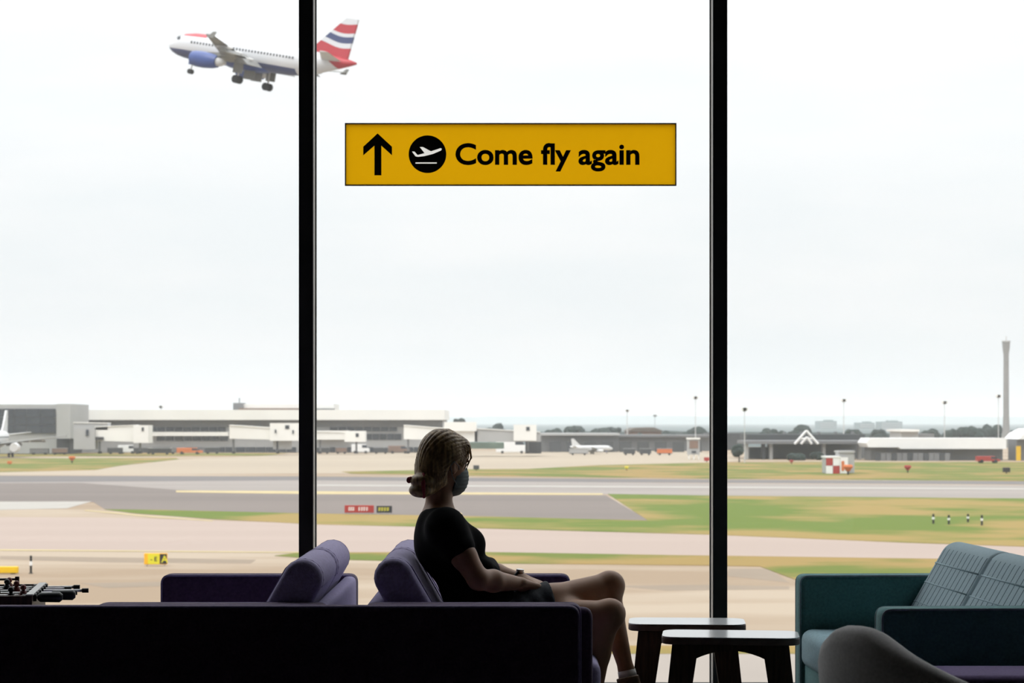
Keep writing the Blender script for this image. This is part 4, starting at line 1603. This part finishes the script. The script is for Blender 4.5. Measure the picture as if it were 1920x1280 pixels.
# grey tub chair, close and soft
def tub_chair():
    t = tag(empty('tub_chair', (1.145, 5.0, 0)), 'grey felt tub chair back, nearest at the right', 'armchair')
    n = 40
    ro, ri = .36, .285

    def ring(r, z_of, ang):
        return Vector((r * math.cos(ang), r * math.sin(ang) * 1.0, z_of))
    mb = MB()
    rows = []
    for i in range(n + 1):
        a = math.radians(180 - 142 + 284 * i / n)     # opens towards +x
        dev = abs(math.degrees(a) - 180) / 142.0       # 0 at the back, 1 at the arm front
        q = max(0, dev - .06)
        top = .865 - .43 * q + .16 * q * q
        c_, s_ = math.cos(a), math.sin(a)
        lean = .05
        pr_ = [(ro - .06, .16), (ro - .01, .35), (ro + lean * .6, top - .06), (ro + lean * .55, top - .018), (ro + lean * .3 - .02, top), (ri + .01, top - .012), (ri - .01, top - .05), (ri - .01, .40), (ri - .01, .16)]
        rows.append([mb.bm.verts.new((r * c_, r * s_, z)) for r, z in pr_])
    m_ = len(rows[0])
    for i in range(n):
        for k in range(m_):
            mb.bm.faces.new((rows[i][k], rows[i][(k + 1) % m_], rows[i + 1][(k + 1) % m_], rows[i + 1][k]))
    mb.bm.faces.new(rows[0])
    mb.bm.faces.new(rows[-1][::-1])
    subdivided(mb.build('shell', M_grey, t, True), 1)
    c = MB().tube([(0.02, 0, .30), (0.02, 0, .33), (.02, 0, .43), (.02, 0, .455)], [.24, .275, .275, .24], 32).build('seat_cushion', M_char, t, angle=60)
    MB().tube([(0, 0, .14), (0, 0, .305)], .27, 32).build('base', M_char, t)
    for k in range(4):
        a = math.radians(45 + 90 * k)
        MB().tube([(.2 * math.cos(a), .2 * math.sin(a), .15), (.26 * math.cos(a), .26 * math.sin(a), 0)], [.018, .012], 10).build('leg', M_wood, t)
    t.rotation_euler.z = math.radians(24)
    return t


tub_chair()


# ------------------------------------------------------------------ side tables
def side_table(label, cx, cy, w, d, h, rz):
    t = tag(empty('side_table', (cx, cy, 0), rz), label, 'table', 'white topped side tables')
    out = rounded_profile([(-w / 2, -d / 2), (w / 2, -d / 2), (w / 2, d / 2), (-w / 2, d / 2)], .075, 7)
    MB().prism(out, 'z', h - .030, h - .003, .003, 1).build('tabletop', M_edge, t, angle=40)
    top = MB().prism([(p[0] * .995, p[1] * .995) for p in out], 'z', h - .003, h).build('laminate', M_lam, t)
    lw, ld = .105, .062
    for sx_ in (-1, 1):
        for sy_ in (-1, 1):
            a = Vector((sx_ * (w / 2 - .095), sy_ * (d / 2 - .075), h - .03))
            b_ = Vector((sx_ * (w / 2 - .035), sy_ * (d / 2 - .045), 0))
            mb = MB()
            q = []
            for p, k in ((a, 1.0), (b_, .8)):
                q.append([mb.bm.verts.new(p + Vector((i * lw / 2 * k, j * ld / 2 * k, 0))) for i, j in ((-1, -1), (1, -1), (1, 1), (-1, 1))])
            for k in range(4):
                mb.bm.faces.new((q[0][k], q[0][(k + 1) % 4], q[1][(k + 1) % 4], q[1][k]))
            mb.bm.faces.new(q[0][::-1])
            mb.bm.faces.new(q[1])
            es = [e for e in mb.bm.edges]
            bmesh.ops.bevel(mb.bm, geom=es, offset=.006, segments=2, affect='EDGES')
            mb.build('leg', M_wood, t, angle=40)
    # arched aprons
    for sy_ in (-1, 1):
        x0, x1 = -w / 2 + .1, w / 2 - .1
        lo = [(x0 + (x1 - x0) * k / 12, h - .115 + .055 * math.sin(math.pi * k / 12) ** .8 if 0 < k < 12 else h - .115) for k in range(13)]
        MB().prism(lo + [(x1, h - .03), (x0, h - .03)], 'y', sy_ * (d / 2 - .09) - .011, sy_ * (d / 2 - .09) + .011).build('apron', M_wood, t)
    for sx_ in (-1, 1):
        y0_, y1_ = -d / 2 + .08, d / 2 - .08
        MB().box(sx_ * (w / 2 - .1) - .011, sx_ * (w / 2 - .1) + .011, y0_, y1_, h - .1, h - .03).build('apron', M_wood, t)
    return t


side_table('white-topped wooden side table in front, the nearer of two', .875, 8.12, .545, .30, .50, math.radians(-6))
side_table('white-topped wooden side table behind, by the woman\'s knees', .745, 8.64, .495, .30, .50, math.radians(-4))


# ------------------------------------------------------------------ table football
def football_table():
    rz = math.radians(8)
    t = tag(empty('football_table', (WX(60, 8.3), 8.3, 0), rz), 'small dark table football game behind the sofas at left', 'game table')
    W, L, zt = .95, .62, .637     # runs to -x, +y
    MB().box(-W, 0, 0, .022, zt - .13, zt, .002).build('end_wall', M_wood, t)
    MB().box(-W, 0, L - .022, L, zt - .13, zt, .002).build('end_wall', M_wood, t)
    for x in (-.022, -W):
        r = MB().box(x, x + .022, .022, L - .022, zt - .13, zt - .001, .002).build('side_wall', M_wood, t)
        MB().box(x - .004, x + .026, .0, L, zt, zt + .006, .001).build('top_rail', M_alu, r)
    MB().box(-W + .022, -.022, .022, L - .022, zt - .13, zt - .11).build('playfield', M_green, t)
    for sx_ in (-W + .05, -.05):
        for sy_ in (.05, L - .05):
            MB().box(sx_ - .03, sx_ + .03, sy_ - .03, sy_ + .03, 0, zt - .13).build('leg', M_wood, t)
    M_figr = mat('dark_red_figures', (0.16, 0.02, 0.018), 0.5, 0.1, 10)
    rods = [(.06, .0, .06), (.16, .045, .10), (.27, .06, -.02), (.38, .10, .05), (.48, .02, .0), (.57, .05, .0)]
    for i, (yy, out, sh) in enumerate(rods):
        z = zt - .012
        own = i in (0, 1)
        rod = MB().tube([(-W - .16, yy, z), ((.03 if own else .10) + out, yy, z)], .0065, 10).build('rod', M_steel, t, True)
        hx = .018 + out if own else -W - .26
        MB().tube([(hx, yy, z), (hx + .01, yy, z), (hx + .088, yy, z), (hx + .1, yy, z)], [.012, .02, .022, .012], 14).build('handle', M_blackp, rod, angle=50)
        if not own:
            MB().tube([(.075 + out, yy, z), (.102 + out, yy, z)], .010, 10).build('end_cap', M_blackp, rod, angle=50)
        MB().tube([(-.001, yy, z), (.014, yy, z)], .017, 12).build('bushing', M_blackp, rod, angle=50)
        MB().tube([(-.045, yy, z), (-.03, yy, z)], .014, 12).build('stopper', M_blackp, rod, angle=50)
        for k in range(3 if i % 2 else 2):
            xx = -.15 - .22 * k + sh
            f = MB()
            f.tube([(xx, yy, z - .07), (xx, yy, z - .05), (xx, yy, z - .01), (xx, yy, z + .012), (xx, yy, z + .022)], [.008, .011, .018, .016, .009], 10)
            f.ball((xx, yy, z + .033), .013, (1, 1, 1), 2)
            f.box(xx - .011, xx + .011, yy - .02, yy + .012, z - .082, z - .068, .002)
            f.build('player_figure', M_figr if i % 2 else M_blackp, rod, True)
    # score counter rod at the end
    zc = zt + .022
    sc = MB().tube([(-.62, L - .012, zc), (-.12, L - .012, zc)], .005, 8).build('score_rod', M_blackp, t)
    for xx in (-.62, -.12):
        MB().box(xx - .009, xx + .009, L - .02, L - .004, zt, zc + .012, .002).build('post', M_wood, sc)
    for xx in (-.45, -.425, -.33):
        MB().tube([(xx - .01, L - .012, zc), (xx + .01, L - .012, zc)], .012, 10).build('bead', M_figr, sc)
    return t


football_table()


# ------------------------------------------------------------------ seated woman
def V(*a):
    return np.array(a, float)


def skin_mat():
    m = mat('warm_skin', (0.38, 0.20, 0.115), 0.5, 0.06, 14, spec=0.35)
    b = m.node_tree.nodes['Principled BSDF']
    b.inputs['Subsurface Weight'].default_value = 0.12
    b.inputs['Subsurface Radius'].default_value = (0.012, 0.005, 0.003)
    b.inputs['Subsurface Scale'].default_value = 1.0
    return m


M_skin = skin_mat()
M_shirt = mat('black_jersey', (0.007, 0.007, 0.008), 0.95, 0.15, 30, spec=0.1, bump=0.2, bump_scale=200)
M_denim = mat('dark_denim', (0.030, 0.034, 0.042), 0.9, 0.25, 60, bump=0.3, bump_scale=300)
M_hair = mat('dark_blonde_hair', (0.20, 0.11, 0.04), 0.45, 0.3, 75, spec=0.5, col2=(0.56, 0.38, 0.16), stretch=(1, 1, .15), contrast=(.4, .7))
M_mask = mat('grey_blue_mask_cloth', (0.20, 0.235, 0.235), 0.9, 0.06, 40)
M_sock = mat('white_sock', (0.72, 0.68, 0.65), 0.95, 0.05, 60)
M_shoe = mat('tan_leather_shoe', (0.20, 0.12, 0.07), 0.6, 0.15, 20)
M_gold = mat('gold_chain', (0.75, 0.52, 0.2), 0.3, 0.05, 20, metallic=0.9)
M_scrun = mat('red_hair_tie', (0.30, 0.03, 0.04), 0.8, 0.15, 40)
M_eye = mat('eye_white', (0.8, 0.78, 0.75), 0.3, 0.02, 20)
M_iris = mat('brown_iris', (0.06, 0.035, 0.02), 0.3, 0.1, 40)

hipC = V(-.075, 8.05, .555)
waist = V(-.165, 8.05, .70)
chest = V(-.258, 8.055, .85)
shm = V(-.290, 8.06, .945)
S_R, E_R, W_R = V(-.258, 7.895, .935), V(*PT(897, 1086, 7.82)), V(*PT(975, 1094, 7.99))
S_L, E_L, W_L = V(-.295, 8.22, .935), V(-.12, 8.31, .735), V(*PT(978, 1086, 8.19))
H_R, K_R, A_R = V(-.075, 7.965, .55), V(*PT(1141, 1099, 8.17)), V(*PT(1175, 1258, 8.13))
H_L, K_L, A_L = V(-.065, 8.13, .545), V(*PT(1139, 1153, 7.94)), V(*PT(1096, 1388, 7.99))
HC = V(*PT(832, 868, 8.05))
phi = math.radians(38)
hf, hr, hu = V(math.cos(phi), math.sin(phi), 0), V(math.sin(phi), -math.cos(phi), 0), V(0, 0, 1)
# slight downward tilt of the gaze
tl = math.radians(6)
hf, hu = hf * math.cos(tl) - hu * math.sin(tl), hu * math.cos(tl) + hf * math.sin(tl)
HR = np.stack([hf, -hr, hu], 1)      # columns: forward, left, up


def hp(f, r, u):
    return HC + hf * f + hr * r + hu * u


lean = math.atan2(hipC[0] - shm[0], shm[2] - hipC[2])
cl, sl_ = math.cos(lean), math.sin(lean)
TR = np.array([[cl, 0, -sl_], [0, 1, 0], [sl_, 0, cl]])      # columns: forward, left, up along the leaning trunk
yt = math.radians(9)
TR = np.array([[math.cos(yt), -math.sin(yt), 0], [math.sin(yt), math.cos(yt), 0], [0, 0, 1]]) @ TR


def hand(F_, W, aim, side, up, k=.006):
    """palm, four fingers and thumb from the wrist W towards aim"""
    d = aim - W
    d /= np.linalg.norm(d)
    lat = np.cross(d, up)
    lat /= np.linalg.norm(lat)
    lat *= side                       # towards the thumb
    n = np.cross(lat, d) * side       # back of the hand
    if n[2] < 0:
        n = -n
    kn = []
    for j, o in enumerate((.030, .010, -.010, -.029)):
        q = W + d * (.082 - abs(j - 1.2) * .004) + lat * o
        F_.cone(W + lat * o * .5, q, .020, .0115, .012)
        kn.append(q)
    for j, (q, L_) in enumerate(zip(kn, (.066, .074, .068, .054))):
        a = q
        bend = .25 + .08 * j
        r0 = .0095 - .0006 * j
        for s, f in enumerate((.45, .32, .23)):
            dd = d * math.cos(bend) - n * math.sin(bend)
            b_ = a + dd * L_ * f
            F_.cone(a, b_, r0, r0 * .92, k)
            a, r0 = b_, r0 * .92
            bend += .38
    a = W + d * .028 + lat * .022
    b_ = a + d * .026 + lat * .026 - n * .008
    c = b_ + d * .028 + lat * .008 - n * .010
    F_.cone(a, b_, .014, .0115, .012)
    F_.cone(b_, c, .0112, .009, k)


FB = Field((-.47, 7.68, .0), (.66, 8.46, 1.325), .0055)
# trunk
FB.ell(hipC + V(-.01, 0, .005), (.125, .175, .115), TR, .03)
FB.ell(waist, (.10, .135, .12), TR, .05)
FB.ell(chest, (.108, .15, .15), TR, .05)
FB.ell(chest + TR @ V(.075, -.07, -.02), (.055, .06, .06), TR, .03)
FB.ell(chest + TR @ V(.075, .07, -.02), (.055, .06, .06), TR, .03)
FB.cone(S_R + V(0, .02, .0), S_L - V(0, .02, 0), .056, .056, .05)
neck0, neck1 = V(-.285, 8.06, .965), hp(-.022, 0, -.075)
FB.cone(shm + V(-.015, -.06, .02), shm + V(-.015, .06, .02), .045, .045, .05)
FB.cone(neck0, neck1, .056, .050, .04)
# head
FB.ell(hp(-.005, 0, .018), (.094, .074, .104), HR, .02)
FB.ell(hp(.035, 0, -.045), (.060, .056, .072), HR, .03)
FB.ell(hp(.066, 0, -.098), (.028, .030, .024), HR, .025)
FB.cone(hp(.09, 0, .005), hp(.108, 0, -.030), .010, .014, .012)
FB.ell(hp(.090, 0, -.030), (.014, .022, .012), HR, .01)
FB.ell(hp(.086, 0, -.062), (.010, .024, .008), HR, .008)
for s in (-1, 1):
    FB.ell(hp(.078, s * .032, .018), (.014, .026, .010), HR, .012)
    FB.ell(hp(.084, s * .032, .002), (.012, .015, .009), HR, .006, 's')
    FB.ell(hp(-.006, s * .078, -.012), (.022, .009, .032), HR, .006)
    FB.ell(hp(.004, s * .088, -.010), (.010, .008, .018), HR, .006, 's')
# arms
FB.chain([S_R, S_R * .45 + E_R * .55, E_R], [.056, .049, .041], .02)
FB.chain([E_R, E_R * .65 + W_R * .35, W_R], [.041, .043, .026], .015)
FB.chain([S_L, S_L * .45 + E_L * .55, E_L], [.056, .049, .041], .02)
FB.chain([E_L, E_L * .65 + W_L * .35, W_L], [.041, .043, .026], .015)
hand(FB, W_R, W_R + V(.075, .085, -.018), -1, V(0, 0, 1))
hand(FB, W_L, W_L + V(.09, -.045, -.022), 1, V(0, 0, 1))
# legs
FB.chain([H_R, H_R * .5 + K_R * .5, K_R], [.098, .082, .056], .03)
FB.ell(K_R + V(.008, 0, .004), (.058, .055, .058), None, .02)
FB.chain([K_R, K_R * .68 + A_R * .32 + V(-.012, 0, 0), A_R], [.050, .050, .029], .02)
FB.chain([H_L, H_L * .5 + K_L * .5, K_L], [.098, .080, .056], .03)
FB.ell(K_L + V(.012, 0, .006), (.060, .056, .060), None, .02)
FB.chain([K_L, K_L * .70 + A_L * .30 + V(-.018, 0, 0), A_L], [.052, .055, .032], .02)
# feet (inside the shoes)
toeR = A_R + V(.055, .0, -.125)
toeL = A_L + V(.16, .02, -.045)
FB.cone(A_R, toeR, .030, .024, .02)
FB.cone(A_L, toeL, .034, .024, .02)
FB.cone(A_L, A_L + V(-.03, 0, -.045), .030, .028, .02)
person = link_mesh('person', FB.mesh('person'), M_skin, None, True)
sm = person.modifiers.new('smooth', 'SMOOTH')
sm.factor = .5
sm.iterations = 2
tag(person, 'seated woman in black top and dark shorts, face mask, legs crossed, gazing out', 'person')


def cloth(name, field, m, it=3):
    o = link_mesh(name, field.mesh(name), m, person, True)
    s = o.modifiers.new('smooth', 'SMOOTH')
    s.factor = .5
    s.iterations = it
    return o


# shirt
FS = Field((-.47, 7.74, .56), (.05, 8.40, 1.03), .006)
FS.ell(waist + V(-.002, 0, .0), (.120, .155, .135), TR, .04)
FS.ell(chest, (.124, .163, .158), TR, .05)
FS.ell(chest + TR @ V(.076, -.07, -.022), (.066, .07, .072), TR, .03)
FS.ell(chest + TR @ V(.076, .07, -.022), (.066, .07, .072), TR, .03)
FS.cone(S_R + V(0, .02, .002), S_L + V(0, -.02, .002), .068, .068, .05)
FS.cone(shm + V(-.018, -.055, .012), shm + V(-.018, .055, .012), .052, .052, .04)
FS.cone(hipC + V(-.03, -.05, .05), hipC + V(-.03, .05, .05), .135, .135, .05)
for S_, E_ in ((S_R, E_R), (S_L, E_L)):
    FS.cone(S_, S_ * .60 + E_ * .40, .066, .064, .06)
# loose flounce at the front hem
FS.cone(waist + V(.065, -.09, .075), waist + V(.075, .06, .075), .030, .034, .03)
FS.cone(waist + V(.092, -.06, .062), waist + V(.100, .06, .062), .012, .014, .02)
for k_ in range(5):
    yy = 7.97 + k_ * .045
    FS.ell(V(waist[0] + .098, yy, waist[2] + .058), (.016, .013, .024), None, .012)
# neckline
FS.ell(shm + V(.02, .0, .075), (.085, .08, .055), None, .015, 's')
# folds
X, Y, Z = np.meshgrid(*FS.ax, indexing='ij')
FS.f += (.0028 * np.sin((Z * 62 + X * 55 + np.sin(Y * 21) * 1.3)) * np.exp(-((Z - .74) / .12) ** 2)).astype(np.float32)
cloth('shirt', FS, M_shirt, 2)

# shorts
FP = Field((-.26, 7.80, .40), (.30, 8.32, .76), .006)
FP.ell(hipC + V(-.01, 0, .01), (.14, .19, .125), TR, .03)
FP.chain([H_R, H_R * .5 + K_R * .5, K_R], [.110, .094, .070], .02)
FP.chain([H_L, H_L * .5 + K_L * .5, K_L], [.110, .092, .070], .02)
X, Y, Z = np.meshgrid(*FP.ax, indexing='ij')
FP.f += (.0022 * np.sin(X * 95 + Z * 60 + np.sin(Y * 30))).astype(np.float32)
FP.cut(V(*PT(1036, 1110, 8.0)), V(1, .2, .12))
shorts = cloth('shorts', FP, M_denim, 1)

# hair swept back into a low bun
FH = Field((-.45, 7.86, .99), (-.13, 8.22, 1.325), .004)
FH.ell(hp(-.010, 0, .022), (.106, .087, .117), HR, .0)
FH.ell(hp(-.055, 0, -.045), (.062, .070, .075), HR, .04)
FH.ell(hp(.062, 0, .070), (.042, .066, .040), HR, .03)
FH.ell(hp(.105, 0, -.075), (.085, .110, .115), HR, .012, 's')
FH.ell(hp(.02, .105, -.062), (.065, .060, .075), HR, .012, 's')
FH.ell(hp(.02, -.105, -.062), (.065, .060, .075), HR, .012, 's')
X, Y, Z = np.meshgrid(*FH.ax, indexing='ij')
ax_d = hf * .85 + hu * .53
o_ = hp(-.10, 0, -.085)
e1 = np.cross(ax_d, hr)
pa = (X - o_[0]) * hr[0] + (Y - o_[1]) * hr[1] + (Z - o_[2]) * hr[2]
pb2 = (X - o_[0]) * e1[0] + (Y - o_[1]) * e1[1] + (Z - o_[2]) * e1[2]
th = np.arctan2(pa, pb2)
FH.f += (.0013 * np.sin(th * 46 + 2.0 * np.sin(Z * 40)) + .0012 * np.sin(th * 97)).astype(np.float32)
bunc = hp(-.105, .012, -.098)
FH.ell(bunc + V(.004, 0, .020), (.052, .052, .030), None, .006)
FH.ell(bunc + V(-.004, 0, -.018), (.048, .050, .030), None, .006)
FH.ell(bunc + V(.03, .02, 0), (.04, .04, .035), None, .015)
hair = cloth('hair', FH, M_hair, 1)
mb = MB()
rs = random.Random(3)
for k_ in range(12):
    r0 = rs.uniform(.02, .075)
    f0 = rs.uniform(.045, .072)
    rad = .088 + rs.uniform(-.002, .003)
    a = hp(f0 - .035, r0 * .6, .112)
    b_ = hp(f0 + .012, r0 * .95, .075)
    c = hp(f0 + .020, r0 + .004, .030)
    e = hp(f0 + .005 - rs.uniform(0, .02), r0 + .004, -.020)
    mb.tube([a, a * .4 + b_ * .6, b_, c, e], [.0015, .0022, .0024, .002, .0008], 6)
so = mb.build('loose_strands', M_hair, hair, True)
so['kind'] = 'stuff'
# hair tie
mb = MB()
tc_ = bunc + V(.008, 0, .002)
mb.tube([Vector(tc_ + V(.0, .05 * math.cos(a), .045 * math.sin(a))) for a in [2 * math.pi * k_ / 24 for k_ in range(25)]], .008, 8, False)
mb.ball(Vector(bunc + V(-.050, -.01, .022)), .010, (1.1, .7, 1.3), 2)
mb.ball(Vector(bunc + V(-.044, -.012, .030)), .008, (1.0, 1.4, .8), 2)
mb.build('hair_tie', M_scrun, person, True)

# face mask with ear loops
FM = Field((-.30, 7.95, .99), (-.10, 8.24, 1.24), .003)
FM.ell(hp(.037, 0, -.052), (.070, .063, .080), HR, .0)
FM.ell(hp(.082, 0, -.055), (.034, .032, .055), HR, .03)
FM.cut(hp(.09, 0, -.012), hu * .9 + hf * -.25)
FM.cut(hp(.022, 0, -.05), -hf)
X, Y, Z = np.meshgrid(*FM.ax, indexing='ij')
FM.f += (.0009 * np.sin(Z * 420)).astype(np.float32)
mask = cloth('face_mask', FM, M_mask, 1)
for s in (-1, 1):
    mb = MB()
    mb.tube([Vector(hp(.03, s * .066, -.022)), Vector(hp(.012, s * .086, -.010)), Vector(hp(-.016, s * .092, .006)), Vector(hp(-.030, s * .088, -.012)), Vector(hp(-.016, s * .086, -.05)), Vector(hp(.028, s * .064, -.085))], .0018, 6)
    mb.build('ear_loop', M_mask, mask, True)
# eyes and brows
for s in (-1, 1):
    e = MB().ball(Vector(hp(.078, s * .032, .002)), .0115, (1, 1, 1), 2).build('eye', M_eye, person, True)
    MB().ball(Vector(hp(.0855, s * .032, .001)), .0055, (1, 1, 1), 2).build('iris', M_iris, e, True)
    MB().tube([Vector(hp(.088, s * .016, .024)), Vector(hp(.089, s * .032, .029)), Vector(hp(.078, s * .05, .025))], [.003, .0035, .002], 6).build('eyebrow', M_hair, person, True)
# necklace
mb = MB()
nk = []
for k_ in range(33):
    a = 2 * math.pi * k_ / 32
    nk.append(Vector((-.270 + .072 * math.cos(a), 8.055 + .070 * math.sin(a), 1.008 - .026 * math.cos(a))))
mb.tube(nk, .0022, 6, False)
mb.build('necklace', M_gold, person, True)
# wristwatch
dW = (W_L - E_L) / np.linalg.norm(W_L - E_L)
wc = W_L - dW * .012
u1 = np.cross(dW, V(0, 0, 1))
u1 /= np.linalg.norm(u1)
u2 = np.cross(u1, dW)
mb = MB()
mb.tube([Vector(wc + (u1 * math.cos(a) + u2 * math.sin(a)) * .031) for a in [2 * math.pi * k_ / 24 for k_ in range(25)]], .006, 8, False)
w_ = mb.build('wristwatch', M_blackp, person, True)
MB().tube([Vector(wc + u2 * .029), Vector(wc + u2 * .040)], .016, 18).build('watch_case', M_steel, w_)
# socks and shoes
for A_, toe in ((A_R, toeR), (A_L, toeL)):
    d_ = (toe - A_) / np.linalg.norm(toe - A_)
    up_ = (K_R - A_R) / np.linalg.norm(K_R - A_R) if A_ is A_R else (K_L - A_L) / np.linalg.norm(K_L - A_L)
    MB().tube([Vector(A_ + up_ * .004), Vector(A_ - up_ * .03)], [.036, .038], 20).build('sock', M_sock, person, True)
    lo_ = np.minimum(A_, toe) - .09
    FX = Field(lo_, np.maximum(A_, toe) + .09, .004)
    FX.cone(A_ - up_ * .038, toe, .040, .033, .01)
    FX.ell(A_ - up_ * .045 - d_ * .018, (.042, .038, .036), None, .02)
    if A_ is A_L:
        FX.cut(V(0, 0, .006), V(0, 0, -1))
    FX.cut(A_ - up_ * .022, up_)
    cloth('shoe', FX, M_shoe, 1)


# ------------------------------------------------------------------ summer haze over the airfield
def haze_material(density):
    m = bpy.data.materials.new('summer_haze')
    m.use_nodes = True
    nt = m.node_tree
    nt.nodes.clear()
    out = nt.nodes.new('ShaderNodeOutputMaterial')
    vsn = nt.nodes.new('ShaderNodeVolumeScatter')
    vsn.inputs['Color'].default_value = (0.94, 0.97, 1.0, 1)
    vsn.inputs['Density'].default_value = density
    vsn.inputs['Anisotropy'].default_value = 0.0
    nt.links.new(vsn.outputs[0], out.inputs['Volume'])
    return m


hz = MB().box(-6500, 6500, 60, 12500, GND + .4, GND + 80).build('haze_layer', haze_material(1.9e-4))
tag(hz, 'thin summer haze lying over the far airfield', 'haze', None, 'stuff')
scene.cycles.volume_bounces = 2
